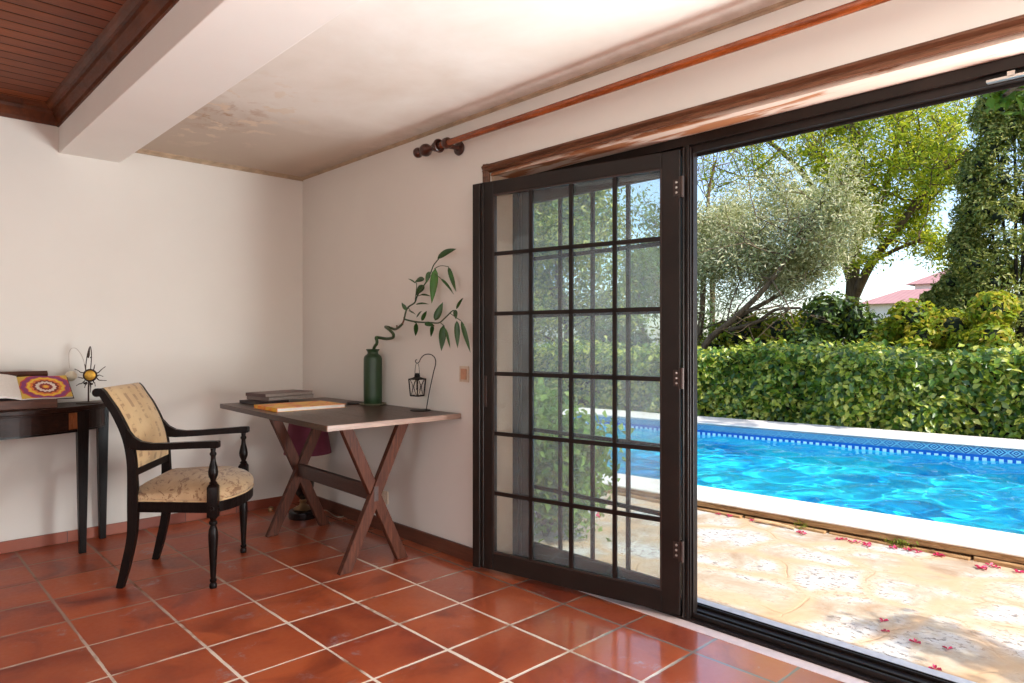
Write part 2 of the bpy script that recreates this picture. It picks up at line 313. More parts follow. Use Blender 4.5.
plain('far_window', rgb(60, 66, 74), .2)
plain('outer_render', rgb(236, 230, 220), .9)

# ---------------------------------------------------------------- mesh helpers
class MB:
    def __init__(s): s.v = []; s.f = []; s.uv = None; s.smooth = []
    def add(s, vs, fs, smooth=False):
        o = len(s.v); s.v += [tuple(v) for v in vs]; s.f += [tuple(i+o for i in f) for f in fs]; s.smooth += [smooth]*len(fs); return s
    def box(s, x0, x1, y0, y1, z0, z1, bev=0):
        if bev <= 0:
            vs = [(x,y,z) for x in (x0,x1) for y in (y0,y1) for z in (z0,z1)]
            return s.add(vs, [(0,1,3,2),(4,6,7,5),(0,4,5,1),(2,3,7,6),(0,2,6,4),(1,5,7,3)])
        bm = bmesh.new(); bmesh.ops.create_cube(bm, size=1)
        for v in bm.verts: v.co = Vector(((x0+x1)/2+v.co.x*(x1-x0), (y0+y1)/2+v.co.y*(y1-y0), (z0+z1)/2+v.co.z*(z1-z0)))
        bmesh.ops.bevel(bm, geom=bm.edges[:], offset=bev, segments=2, affect='EDGES', profile=.6)
        bm.verts.index_update(); vs = [v.co[:] for v in bm.verts]; fs = [[v.index for v in f.verts] for f in bm.faces]; bm.free()
        return s.add(vs, fs)
    def beam(s, p0, p1, w, t, up=(0,0,1), bev=.003, w1=None, t1=None):
        """box from p0 to p1; w across, t along `up`-ish"""
        p0, p1 = Vector(p0), Vector(p1); d = (p1-p0).normalized(); a = d.cross(Vector(up)).normalized(); b = a.cross(d)
        w1 = w if w1 is None else w1; t1 = t if t1 is None else t1
        vs = []
        for p, ww, tt in ((p0, w, t), (p1, w1, t1)):
            for i, j in ((-1,-1),(1,-1),(1,1),(-1,1)): vs.append(p + a*(i*ww/2) + b*(j*tt/2))
        fs = [(0,1,2,3)[::-1], (4,5,6,7)] + [(i, (i+1)%4, 4+(i+1)%4, 4+i) for i in range(4)]
        if bev <= 0: return s.add(vs, fs)
        bm = bmesh.new(); bv = [bm.verts.new(v) for v in vs]
        for f in fs: bm.faces.new([bv[i] for i in f])
        bmesh.ops.bevel(bm, geom=bm.edges[:], offset=bev, segments=2, affect='EDGES', profile=.6)
        bm.verts.index_update(); vs = [v.co[:] for v in bm.verts]; fs = [[v.index for v in f.verts] for f in bm.faces]; bm.free()
        return s.add(vs, fs)
    def tube(s, pts, rad, seg=10, caps=True, flat=1.0):
        pts = [Vector(p) for p in pts]; n = len(pts)
        rs = [rad]*n if isinstance(rad, (int, float)) else list(rad)
        o = []; ref = Vector((0,0,1))
        d0 = (pts[1]-pts[0]).normalized()
        if abs(d0.z) > .9: ref = Vector((1,0,0))
        a = d0.cross(ref).normalized()
        for i in range(n):
            d = ((pts[min(i+1,n-1)]-pts[max(i-1,0)])).normalized()
            a = (a - d*a.dot(d)).normalized(); b = d.cross(a)
            for k in range(seg):
                t = 2*PI*k/seg; o.append(pts[i] + (a*math.cos(t) + b*math.sin(t)*flat)*rs[i])
        fs = [(i*seg+k, i*seg+(k+1)%seg, (i+1)*seg+(k+1)%seg, (i+1)*seg+k) for i in range(n-1) for k in range(seg)]
        if caps: fs += [tuple(range(seg))[::-1], tuple((n-1)*seg+k for k in range(seg))]
        return s.add(o, fs, True)
    def lathe(s, prof, c=(0,0,0), seg=32, axis='z'):
        vs = []
        for r, z in prof:
            for k in range(seg):
                t = 2*PI*k/seg; p = (r*math.cos(t), r*math.sin(t), z)
                if axis == 'y': p = (p[0], p[2], p[1])
                if axis == 'x': p = (p[2], p[0], p[1])
                vs.append((p[0]+c[0], p[1]+c[1], p[2]+c[2]))
        n = len(prof); fs = [(i*seg+k, i*seg+(k+1)%seg, (i+1)*seg+(k+1)%seg, (i+1)*seg+k) for i in range(n-1) for k in range(seg)]
        if prof[0][0] > 1e-4: fs.append(tuple(range(seg))[::-1])
        if prof[-1][0] > 1e-4: fs.append(tuple((n-1)*seg+k for k in range(seg)))
        return s.add(vs, fs, True)
    def prism(s, poly, lo, hi, axis='z', smooth=False):
        m = len(poly)
        def P(p, h): return {'z': (p[0],p[1],h), 'y': (p[0],h,p[1]), 'x': (h,p[0],p[1])}[axis]
        vs = [P(p, lo) for p in poly] + [P(p, hi) for p in poly]
        fs = [tuple(range(m))[::-1], tuple(range(m, 2*m))] + [(i, (i+1)%m, m+(i+1)%m, m+i) for i in range(m)]
        return s.add(vs, fs, smooth)
    def strip(s, path, th, close=False):
        pass
def obj(name, mb, mat, parent=None, local=False, bevel=0, sub=0, auto=40):
    me = bpy.data.meshes.new(name)
    off = Vector((0,0,0))
    if parent is not None and not local:
        p = parent
        while p is not None: off += p.location; p = p.parent
    me.from_pydata([tuple(Vector(v)-off) for v in mb.v], [], mb.f)
    bm = bmesh.new(); bm.from_mesh(me); bmesh.ops.recalc_face_normals(bm, faces=bm.faces[:]); bm.to_mesh(me); bm.free()
    me.materials.append(M[mat] if isinstance(mat, str) else mat)
    o = bpy.data.objects.new(name, me); C.objects.link(o)
    if any(mb.smooth):
        me.polygons.foreach_set('use_smooth', [True]*len(me.polygons))
        me.set_sharp_from_angle(angle=math.radians(auto))
    if bevel:
        b = o.modifiers.new('bevel', 'BEVEL'); b.width = bevel; b.segments = 2; b.limit_method = 'ANGLE'
    if sub:
        b = o.modifiers.new('sub', 'SUBSURF'); b.levels = sub; b.render_levels = sub
    if parent is not None: o.parent = parent
    me.update(); return o
def struct(name, mb, mat, parent=None, **k):
    o = obj(name, mb, mat, parent, **k)
    if parent is None: o['kind'] = 'structure'
    return o
def thing(name, label, cat, loc=(0,0,0), rz=0, group=None):
    o = bpy.data.objects.new(name, None); C.objects.link(o); o.location = loc; o.rotation_euler = (0,0,rz)
    o.empty_display_size = .1; o['label'] = label; o['category'] = cat
    if group: o['group'] = group
    return o
def tag(o, label, cat, group=None):
    o['label'] = label; o['category'] = cat
    if group: o['group'] = group
    return o
def rebase(o, loc):
    """move a top-level mesh object's origin to loc"""
    loc = Vector(loc); o.data.transform(Matrix.Translation(-loc)); o.location = loc; return o
def smooth_path(pts, n=6):
    pts = [Vector(p) for p in pts]; out = []
    for i in range(len(pts)-1):
        p0, p1, p2, p3 = pts[max(i-1,0)], pts[i], pts[i+1], pts[min(i+2, len(pts)-1)]
        for k in range(n):
            t = k/n; out.append(.5*((2*p1) + (p2-p0)*t + (2*p0-5*p1+4*p2-p3)*t*t + (3*p1-p0-3*p2+p3)*t**3))
    out.append(pts[-1]); return out
def leaves(name, pos, nrm, size, aspect, mat, parent=None, seed=0, fold=.25, origin=None):
    """many small folded leaves in one mesh; pos (n,3), nrm (n,3) rough facing"""
    rng = np.random.default_rng(seed); n = len(pos)
    nrm = nrm/np.maximum(np.linalg.norm(nrm, axis=1, keepdims=True), 1e-6)
    d = rng.normal(size=(n,3)); d -= nrm*(d*nrm).sum(1, keepdims=True); d /= np.linalg.norm(d, axis=1, keepdims=True)
    b = np.cross(nrm, d); L = size*(rng.random(n)*.7+.65); Wd = L*aspect
    L = L[:,None]; Wd = Wd[:,None]
    p0 = pos-d*L/2; p1 = pos+d*L/2; a = pos+b*Wd/2+nrm*Wd*fold; c = pos-b*Wd/2+nrm*Wd*fold
    V = np.stack([p0, a, p1, c], 1).reshape(-1, 3)
    off = np.array(origin if origin is not None else (0,0,0), float)
    V = (V-off).astype(np.float32)
    me = bpy.data.meshes.new(name); me.vertices.add(4*n); me.vertices.foreach_set('co', V.ravel())
    base = np.arange(n)*4
    idx = np.stack([base, base+1, base+2, base, base+2, base+3], 1).ravel().astype(np.int32)
    me.loops.add(6*n); me.loops.foreach_set('vertex_index', idx)
    me.polygons.add(2*n); me.polygons.foreach_set('loop_start', np.arange(2*n, dtype=np.int32)*3)
    me.update(calc_edges=True); me.validate()
    me.materials.append(M[mat]); o = bpy.data.objects.new(name, me); C.objects.link(o)
    if parent is not None: o.parent = parent
    return o

# ================================================================= THE ROOM
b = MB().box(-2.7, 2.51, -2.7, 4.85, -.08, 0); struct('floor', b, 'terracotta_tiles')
b = MB().box(2.51, 2.575, -2.3, 2.72, -.08, .002); struct('trim_5', b, 'threshold_stone')
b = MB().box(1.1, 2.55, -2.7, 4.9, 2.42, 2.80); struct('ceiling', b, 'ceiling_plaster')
b = MB().box(-2.7, .95, -2.7, 4.9, 2.575, 2.80); o = struct('ceiling_boards', b, 'ceiling_boards')
b = MB().box(.871, 1.195, -2.65, 4.83, 2.315, 2.79); struct('ceiling_beam', b, 'beam_plaster', bevel=.004)
# stepped brown moulding round the board ceiling
mp = [(.871,2.468),(.871,2.575),(.79,2.575),(.80,2.562),(.815,2.55),(.828,2.548),(.832,2.53),(.845,2.51),(.858,2.49),(.86,2.468)]
b = MB().prism(mp, -2.65, 4.8, 'y'); struct('trim_1', b, 'ceiling_moulding')
mp = [(4.80,2.47),(4.80,2.575),(4.72,2.575),(4.73,2.562),(4.745,2.55),(4.757,2.548),(4.76,2.53),(4.775,2.51),(4.788,2.49),(4.79,2.47)]
b = MB().prism(mp, -2.65, .865, 'x'); struct('trim_2', b, 'ceiling_moulding')
# thin plaster cove where the low ceiling meets the two walls
M['cove'] = M['ceiling_plaster']
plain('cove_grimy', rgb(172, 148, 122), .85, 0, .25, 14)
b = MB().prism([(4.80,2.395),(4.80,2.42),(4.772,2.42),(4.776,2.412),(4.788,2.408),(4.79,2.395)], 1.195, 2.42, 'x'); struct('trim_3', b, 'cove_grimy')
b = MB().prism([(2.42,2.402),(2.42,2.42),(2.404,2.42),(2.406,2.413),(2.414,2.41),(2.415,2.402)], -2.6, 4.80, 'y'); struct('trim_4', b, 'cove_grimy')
b = MB().box(-2.85, 2.72, 4.80, 5.0, -.1, 2.80); struct('wall_back', b, 'wall_plaster')
b = MB(); b.box(2.42, 2.72, 2.70, 4.80, -.1, 2.80); b.box(2.42, 2.72, -2.3, 2.70, 2.09, 2.80); b.box(2.42, 2.72, -2.7, -2.3, -.1, 2.80)
struct('wall_right', b, 'wall_plaster')
b = MB(); b.box(-2.85, -2.65, -2.7, -1.6, -.1, 2.80); b.box(-2.85, -2.65, .6, 4.80, -.1, 2.80); b.box(-2.85, -2.65, -1.6, .6, -.1, .7); b.box(-2.85, -2.65, -1.6, .6, 2.1, 2.80)
struct('wall_left', b, 'wall_plaster')
b = MB()
for ya_ in (-1.6, -.53, .54): b.box(-2.80, -2.74, ya_, ya_+.06, .7, 2.1)
b.box(-2.80, -2.74, -1.6, .6, .7, .76); b.box(-2.80, -2.74, -1.6, .6, 2.04, 2.1); struct('added_window_2', b, 'dark_bronze_metal')  # unseen window put in to light the door wall
b = MB(); x0, x1, z0, z1 = -2.2, 1.8, .02, 2.15
b.box(-2.85, x0, -2.85, -2.65, -.1, 2.8); b.box(x1, 2.72, -2.85, -2.65, -.1, 2.8); b.box(x0, x1, -2.85, -2.65, -.1, z0); b.box(x0, x1, -2.85, -2.65, z1, 2.8)
struct('wall_front', b, 'wall_plaster')
wf = MB()
for (a, c) in ((x0, x0+.06), (-.23, -.17), (x1-.06, x1)): wf.box(a, c, -2.80, -2.74, z0, z1)
wf.box(x0, x1, -2.80, -2.74, z0, z0+.06); wf.box(x0, x1, -2.80, -2.74, z1-.06, z1)
struct('added_window_1', wf, 'dark_bronze_metal')  # unseen window put in behind the camera to brighten the room
# skirtings
b = MB().box(-2.65, 2.42, 4.786, 4.80, 0, .066, .003); struct('baseboard_back', b, 'terracotta_skirting')
b = MB().box(2.404, 2.42, 2.745, 4.786, 0, .078, .003); struct('baseboard_right', b, 'brown_skirting')

# door opening: casing on the wall, flaking lining in the reveal
def casing(): return [(0,0),(.010,.002),(.020,.010),(.014,.018),(.024,.030),(.020,.040),(.008,.046),(0,.046)]
b = MB()
b.prism([(W-d, 2.088+h) for d, h in casing()], -2.35, 2.742, 'y')
b.prism([(W-d, 2.696+h) for d, h in casing()], 0, 2.134, 'z')
struct('door_casing', b, 'door_casing')
b = MB(); b.box(2.43, 2.575, -2.3, 2.70, 2.078, 2.091);
b.box(2.425, 2.436, -2.3, 2.70, 2.072, 2.080)
struct('door_lining', b, 'flaking_paint')
plain('jamb_paint', rgb(176, 146, 124), .7, 0, .12, 5, .2)
b = MB().box(2.43, 2.575, 2.688, 2.701, 0, 2.078); struct('door_jamb', b, 'jamb_paint')
b = MB()
FX0, FX1 = 2.575, 2.65
b.box(FX0, FX1, -2.3, 2.70, 2.038, 2.078); b.box(FX0+.02, FX1-.02, -2.3, 2.70, 2.008, 2.04); b.box(FX0+.05, FX1-.02, -2.3, 1.60, 1.995, 2.01)
struct('door_frame_head', b, 'dark_bronze_metal', bevel=.002)
b = MB(); b.box(FX0-.004, 2.742, -2.3, 2.70, -.02, .014); b.box(2.712, 2.722, -2.3, 2.70, .010, .026); b.box(2.735, 2.743, -2.3, 2.70, .005, .024); b.box(FX0+.02, FX0+.035, -2.3, 2.70, .012, .034); b.box(FX0+.055, FX0+.066, -2.3, 1.60, .012, .034); b.box(FX1-.012, FX1+.004, -2.3, 2.70, .012, .030)
struct('door_frame_sill', b, 'dark_bronze_metal', bevel=.002)
b = MB(); b.box(FX0, FX1, 1.602, 1.628, .012, 2.04); b.box(FX0+.022, FX1-.022, 1.590, 1.604, .012, 2.02); b.box(FX0-.010, FX0, 1.618, 1.626, .016, 2.03); b.box(FX0+.006, FX0+.014, 1.594, 1.604, .014, 2.03)
struct('door_frame_post', b, 'dark_bronze_metal', bevel=.002)
b = MB(); b.box(2.72, 2.86, -2.3, 2.75, -.05, -.006); struct('trim_6', b, 'grey_sill_stone')
# small steel catch in the head of the frame
p = atx(984, 80, FX0+.03)
b = MB(); b.box(FX0-.003, FX0+.03, .42, .53, 2.012, 2.02); b.box(FX0-.006, FX0+.02, .455, .475, 2.018, 2.032); struct('door_catch', b, 'steel')

# ---- folding leaves
def leaf(name, a, c, z0, z1, th=.038):
    """glazed door leaf, 4 x 6 panes. room-side face runs from a to c (2-D), z0..z1"""
    a = Vector((*a, 0)); c = Vector((*c, 0)); L = (c-a).length; d = (c-a)/L; ang = math.atan2(d.y, d.x)
    root = bpy.data.objects.new(name, None); C.objects.link(root); root.location = a; root.rotation_euler = (0,0,ang); root['kind'] = 'structure'
    # local x along the leaf; room side is local -y or +y: room is at smaller world x
    nrm = Vector((-d.y, d.x, 0)); sgn = 1 if nrm.x > 0 else -1      # direction away from the room
    Y = lambda v0, v1: (min(v0*sgn, v1*sgn), max(v0*sgn, v1*sgn))
    sl, sr, bt, tp = .112, .084, .088, .068
    y0, y1 = Y(0, th)
    b = MB(); b.box(0, sl, y0, y1, z0, z1); b.box(L-sr, L, y0, y1, z0, z1); b.box(sl, L-sr, y0, y1, z0, z0+bt); b.box(sl, L-sr, y0, y1, z1-tp, z1)
    yy = Y(-.012, 0); b.box(-.012, .035, *yy, z0, z1-.004)
    yy = Y(-.006, 0); b.box(.04, .055, *yy, z0+.01, z1-.01)
    obj('leaf_frame', b, 'dark_bronze_metal', root, local=True, bevel=.003)
    gx0, gx1, gz0, gz1 = sl, L-sr, z0+bt, z1-tp
    b = MB(); mw = .020
    for i in (1,2,3):
        x = gx0+(gx1-gx0)*i/4; b.box(x-mw/2, x+mw/2, *Y(.004, .016), gz0, gz1)
    for j in range(1,6):
        z = gz0+(gz1-gz0)*j/6; b.box(gx0, gx1, *Y(.004, .0155), z-mw/2, z+mw/2)
    obj('glazing_bars', b, 'dark_bronze_metal', root, local=True)
    b = MB()
    for (xa, xb, za, zb) in ((gx0, gx0+.008, gz0, gz1), (gx1-.008, gx1, gz0, gz1), (gx0, gx1, gz0, gz0+.008), (gx0, gx1, gz1-.008, gz1)): b.box(xa, xb, *Y(.001, .018), za, zb)
    obj('glazing_bead', b, 'hinge_metal', root, local=True)
    for i in range(4):
        for j in range(6):
            xa = gx0+(gx1-gx0)*i/4; xb = gx0+(gx1-gx0)*(i+1)/4; za = gz0+(gz1-gz0)*j/6; zb = gz0+(gz1-gz0)*(j+1)/6
            g = MB().box(xa+mw/2, xb-mw/2, *Y(.0185, .0225), za+mw/2, zb-mw/2); obj('glass_pane', g, 'dusty_glass', root, local=True)
    return root, L, sgn
A_ = (2.345, 2.728); C_ = (2.557, 1.631)
root, L, sg = leaf('door_1', A_, C_, .022, 2.023)
for z in (.30, 1.04, 1.86):
    b = MB(); b.lathe([(.009, z-.045), (.009, z+.045)], (L+.012, -.006*sg, 0), 12); b.box(L-.002, L+.012, min(0,-.012*sg), max(0,-.012*sg), z-.045, z+.045); b.box(L-.03, L, min(-.003*sg,0), max(-.003*sg,0), z-.035, z+.035)
    h = obj('hinge', b, 'hinge_metal', root, local=True); h['label'] = 'dull steel hinge'
    b = MB()
    for dz in (-.022, 0, .022): b.lathe([(.0, -.0075),(.005, -.006),(.006, -.003)], (L-.015, 0, z+dz), 8, 'y')
    obj('screw', b, 'steel', h, local=True)
b = MB().box(.055, .075, min(-.004*sg, 0), max(-.004*sg, 0), .86, 1.02, .002); o = obj('lock_plate', b, 'hinge_metal', root, local=True)
leaf('door_2', (2.598, 2.695), (2.598, 1.644), .036, 2.006)

# ---- curtain rod
RX, RZ = 2.325, 2.277
t = thing('curtain_rod', 'long polished brown wooden curtain rod with dark turned finial above the sliding door', 'curtain rod', (RX, 3.1, RZ))
def ylathe(b, prof, x, z): b.lathe([(r, y) for y, r in prof], (x, 0, z), 20, 'y')
b = MB(); ylathe(b, [(-1.0,.0175),(3.04,.0175)], RX, RZ); obj('pole', b, 'curtain_wood', t)
b = MB(); ylathe(b, [(y_-.07, r_) for y_, r_ in [(3.06,.019),(3.10,.022),(3.105,.028),(3.12,.026),(3.13,.016),(3.16,.016),(3.175,.024),(3.19,.033),(3.21,.036),(3.23,.030),(3.24,.016),(3.25,.014),(3.258,.022),(3.275,.030),(3.29,.028),(3.302,.016),(3.306,0)]], RX, RZ)
obj('finial', b, 'finial_wood', t)
for yb in (2.945, -.6):
    b = MB(); b.lathe([(.0,.0),(.036,.0),(.040,-.008),(.036,-.018),(.018,-.024),(.013,-.045),(.014,-.075)], (W, yb, RZ-.012), 20, 'x')
    ylathe(b, [(yb-.018,.0),(yb-.018,.026),(yb-.012,.030),(yb+.012,.030),(yb+.018,.026),(yb+.018,0)], RX, RZ); obj('bracket', b, 'finial_wood', t)
for yr in (3.015,):
    b = MB(); 
    ring = [(RX+.030*math.cos(a), yr, RZ+.030*math.sin(a)) for a in [k*2*PI/24 for k in range(25)]]
    b.tube(ring, .0085, 8, False); obj('curtain_ring', b, 'finial_wood', t)

# ---- wall plates
pl = atx(465, 374, W)
t = thing('light_switch', 'small ivory and orange light switch on the wall beside the glazed door', 'light switch', (W, pl.y, pl.z))
b = MB().box(W-.010, W, pl.y-.038, pl.y+.038, pl.z-.044, pl.z+.044, .003); obj('plate', b, 'switch_ivory', t)
b = MB().box(W-.016, W-.009, pl.y-.026, pl.y+.020, pl.z-.030, pl.z+.030, .002); obj('rocker', b, 'switch_orange', t)
po = atx(385.5, 497, W)
t = thing('wall_socket', 'small ivory wall socket low on the wall behind the wooden desk leg', 'socket', (W, po.y, po.z))
b = MB().box(W-.010, W, po.y-.035, po.y+.035, po.z-.040, po.z+.040, .003); obj('plate', b, 'switch_ivory', t)
b = MB().lathe([(0,-.012),(.016,-.012),(.018,-.009),(.018,-.002)], (W, po.y, po.z), 16, 'x'); obj('outlet', b, 'switch_ivory', t)

# ================================================================= DESK
DX0, DX1, DY0, DY1 = 1.603, 2.414, 2.932, 4.45
DSK = .075   # the far end is narrower on the room side
t = thing('desk', 'brown wooden desk with crossed trestle legs against the white wall', 'desk', (2.0, 3.6, 0))
b = MB()
for i in range(5):   # planks
    xa = DX0+(DX1-DX0)*i/5+(0 if i == 0 else .0006); xb = DX0+(DX1-DX0)*(i+1)/5-(0 if i == 4 else .0006); da, db = DSK*(1-i/5), DSK*(1-(i+1)/5)
    b.prism([(xa, DY0+.012), (xb, DY0+.012), (xb+db, DY1), (xa+da, DY1)], .772, .80, 'z')
obj('tabletop', b, 'desk_top_wood', t)
wood('worn_edge', rgb(128, 98, 84)[:3], rgb(166, 138, 122)[:3], 0, 9, .35)
b = MB().box(DX0, DX1, DY0, DY0+.0125, .7725, .80, .002); o = obj('edge_strip', b, 'worn_edge', t); o['label'] = 'pale worn front edge'
for yc in (3.165, 4.085):
    for k, (xf, xt) in enumerate(((1.822, 2.195), (2.185, 1.826))):
        if yc > 4: xf += .028; xt += .028
        y = yc+(-.006 if k == 0 else .006)
        b = MB(); w = .062; dxs = (xt-xf)/.772; hw = w/2*math.sqrt(1+dxs*dxs)
        b.prism([(xf-hw, 0), (xf+hw, 0), (xt+hw, .772), (xt-hw, .772)], y-.018, y+.018, 'y'); obj('leg', b, 'desk_leg_wood', t, bevel=.003)
b = MB().beam((2.004, 3.14, .385), (2.032, 4.11, .385), .028, .08); obj('stretcher', b, 'stretcher_wood', t)
for yc in (3.165, 4.085):
    b = MB().box(1.74, 2.27, yc-.022, yc+.022, .752, .7715, .002); obj('cleat', b, 'stretcher_wood', t)

# ---- books on the desk
def book(name, label, corners, z0, th, cover, pages, spine_edge=3, rot=None):
    """corners: 4 xy points counter-clockwise; edges with index != spine_edge show pages"""
    P = [Vector((*c, 0)) for c in corners]; cen = sum(P, Vector())/4
    root = thing(name, label, 'book', (cen.x, cen.y, z0), 0, None)
    ct = max(.0015, th*.08)
    full = [(p.x, p.y) for p in P]
    inn = [((p+(cen-p)*.025).x, (p+(cen-p)*.025).y) for p in P]
    b = MB().prism(full, z0, z0+ct, 'z'); b.prism(full, z0+th-ct, z0+th, 'z')
    i, j = spine_edge, (spine_edge+1) % 4
    s = [P[i], P[j], P[j]+(P[(j+1)%4]-P[j]).normalized()*.003, P[i]+(P[(i-1)%4]-P[i]).normalized()*.003]
    b.prism([(p.x, p.y) for p in s], z0, z0+th, 'z'); obj('cover', b, cover, root)
    b = MB().prism(inn, z0+ct, z0+th-ct, 'z'); obj('pages', b, pages, root); return root
def rect(c, w, h, ang):
    ca, sa = math.cos(ang), math.sin(ang); return [(c[0]+ca*x-sa*y, c[1]+sa*x+ca*y) for x, y in ((-w/2,-h/2),(w/2,-h/2),(w/2,h/2),(-w/2,h/2))]
ZT = .8005
book('book', 'large flat book with a bright orange and yellow cover on the desk', rect((1.923, 3.846), .428, .322, -.02), ZT, .021, 'orange_cover', 'white_pages', 3)
book('book', 'thin dark book at the bottom of the stack, behind the orange book', rect((1.90, 4.29), .21, .24, .12), ZT, .020, 'dark_cover', 'dark_cover')
book('book', 'thick grey book in the middle of the small stack on the desk', rect((2.03, 4.33), .355, .23, .20), ZT+.021, .022, 'grey_cover', 'grey_pages')
book('book', 'grey book with brown cover on top of the small stack on the desk', rect((2.027, 4.34), .361, .22, .16), ZT+.0435, .021, 'brown_cover', 'grey_pages')

# ---- vase, saucer, curly bamboo
VX, VY = 2.335, 3.70
t = thing('plant_saucer', 'pale round saucer under the green vase', 'saucer', (VX, VY, .8005))
b = MB().lathe([(0,.8065),(.05,.8065),(.075,.8065),(.082,.813),(.084,.812),(.076,.8045),(.06,.8045)], (VX, VY, 0), 40); obj('dish', b, 'saucer_glaze', t)
b = MB().lathe([(0,.8005),(.055,.8005),(.055,.8050),(0,.8050)], (VX, VY, 0), 32); obj('foot', b, 'saucer_glaze', t)
b = MB().lathe([(0,0),(.050,0),(.057,.004),(.057,.010),(.053,.008),(0,.006)], (2.30, 3.845, .8005), 28)
o = tag(rebase(obj('small_dish', b, 'dark_mat'), (2.30, 3.845, .80)), 'small dark round dish just left of the green vase', 'dish')
b = MB(); z0 = .8068
prof = [(0,0),(.052,0),(.056,.006),(.0565,.05),(.057,.20),(.0565,.275),(.053,.288),(.044,.297),(.035,.303),(.033,.310),(.034,.318),(.041,.327),(.042,.332),(.038,.333),(.030,.322),(.029,.305),(.045,.285),(.049,.20),(.049,.02),(0,.02)]
b.lathe([(r, z0+z*1.03) for r, z in prof], (VX, VY, 0), 48); tag(rebase(obj('vase', b, 'green_glaze'), (VX, VY, z0)), 'tall dark green cylindrical ceramic vase on the desk', 'vase')
PXn = 2.335
def q5(x, y, dx=0): return atx(360+x/6.208, 240+y/6.208, PXn+dx)
t = thing('lucky_bamboo', 'curly bamboo plant with drooping green leaves growing from the green vase', 'plant', (VX, VY, .83))
vb = Vector((VX, VY, .84))
path = [vb, Vector((VX, VY-.002, 1.12)), q5(105,640), q5(100,607), q5(118,606,.02), q5(165,613,.03), q5(203,606,.0), q5(207,585,-.02), q5(185,560,-.03), q5(158,540,-.01), q5(175,541,.02), q5(215,553,.03), q5(236,545,0), q5(262,522,-.02)]
b = MB(); sp = smooth_path(path, 6); b.tube(sp, [.0105-.003*i/len(sp) for i in range(len(sp))], 10); obj('stalk', b, 'bamboo_green', t)
b = MB(); b.tube(smooth_path([q5(262,522,-.02), q5(272,500), q5(275,480)], 4), .0055, 8); obj('woody_node', b, 'stem_brown', t)
b = MB(); b.tube(smooth_path([q5(232,552), q5(228,530)], 3), .005, 8); obj('cut_stub', b, 'stem_brown', t)
b = MB(); b.tube(smooth_path([q5(275,490), q5(286,440,.01), q5(305,412,.01), q5(340,388,.0), q5(356,345,-.01), q5(385,300,-.01), q5(412,258,0), q5(440,200,.01), q5(458,155,.01), q5(488,118,0)], 5), [.0055-.0025*i/45 for i in range(46)], 8)
b.tube(smooth_path([q5(275,492), q5(320,503,.01), q5(370,510,.02), q5(430,512,.01), q5(490,514,0), q5(530,482,-.01), q5(580,437,-.01), q5(600,470,0)], 5), [.0052-.0022*i/35 for i in range(36)], 8)
for pp in ([q5(462,178), q5(500,160,-.01), q5(548,165,-.02)], [q5(455,200), q5(500,238,-.01)], [q5(500,515), q5(525,535,-.01)], [q5(560,455), q5(595,480,-.01), q5(625,500,-.01)], [q5(350,350), q5(380,342,-.01)], [q5(300,420), q5(320,450)], [q5(340,395), q5(352,280,-.01), q5(345,265,-.01)], [q5(330,505), q5(350,517)]):
    b.tube(smooth_path(pp, 4), .0023, 6)
obj('branch', b, 'bamboo_green', t)
LV = [(480,115,600,55,36,0),(468,175,445,395,50,1),(548,165,596,322,28,0),(500,238,584,340,16,0),(430,195,410,270,30,0),(402,240,340,262,32,0),(400,280,345,345,42,0),(345,268,298,240,9,0),(375,340,440,350,13,0),(345,400,430,400,12,0),(288,435,258,388,26,0),(300,438,348,466,9,0),(350,482,386,440,11,0),(383,502,415,440,26,0),(465,500,515,385,44,0),(350,515,345,597,30,0),(400,520,466,536,30,0),(452,530,440,603,26,0),(517,530,505,690,45,0),(532,550,560,672,15,0),(597,430,640,358,18,0),(590,432,596,492,26,0),(601,500,606,672,34,0),(628,500,686,700,27,0)]
random.seed(3)
for (xa, ya, xb, yb, w, lt) in LV:
    da = random.uniform(-.02,.02); p = q5(xa, ya, da); q = q5(xb, yb, da+random.uniform(-.03,.03)); L = (q-p).length
    sc = 1/6.208*4.3/686.3/1.0; wd = max(.006, w*sc*.95)
    d = (q-p)/L; view = Vector((sy_, cy_, 0)) ; side = d.cross(view).normalized(); nn = side.cross(d).normalized()
    vs = []; fs = []; K = 8
    for i in range(K+1):
        s = i/K; wv_ = wd/2*(math.sin(PI*min(1, s*1.02)**.75))**.8*(1-.15*s); arch = math.sin(PI*s)*L*.10
        cpt = p + d*(L*s) + Vector((0,0,1))*arch*(.6 if abs(d.z) < .8 else 0) + nn*arch*.3
        vs += [cpt - side*wv_ - nn*wv_*.35, cpt + nn*0, cpt + side*wv_ - nn*wv_*.35]
    for i in range(K):
        a = i*3; fs += [(a, a+1, a+4, a+3), (a+1, a+2, a+5, a+4)]
    b = MB().add(vs, fs, True); o = obj('leaf', b, 'leaf_indoor_light' if lt else 'leaf_indoor', t, auto=80)
    so = o.modifiers.new('thick', 'SOLIDIFY'); so.thickness = .0008

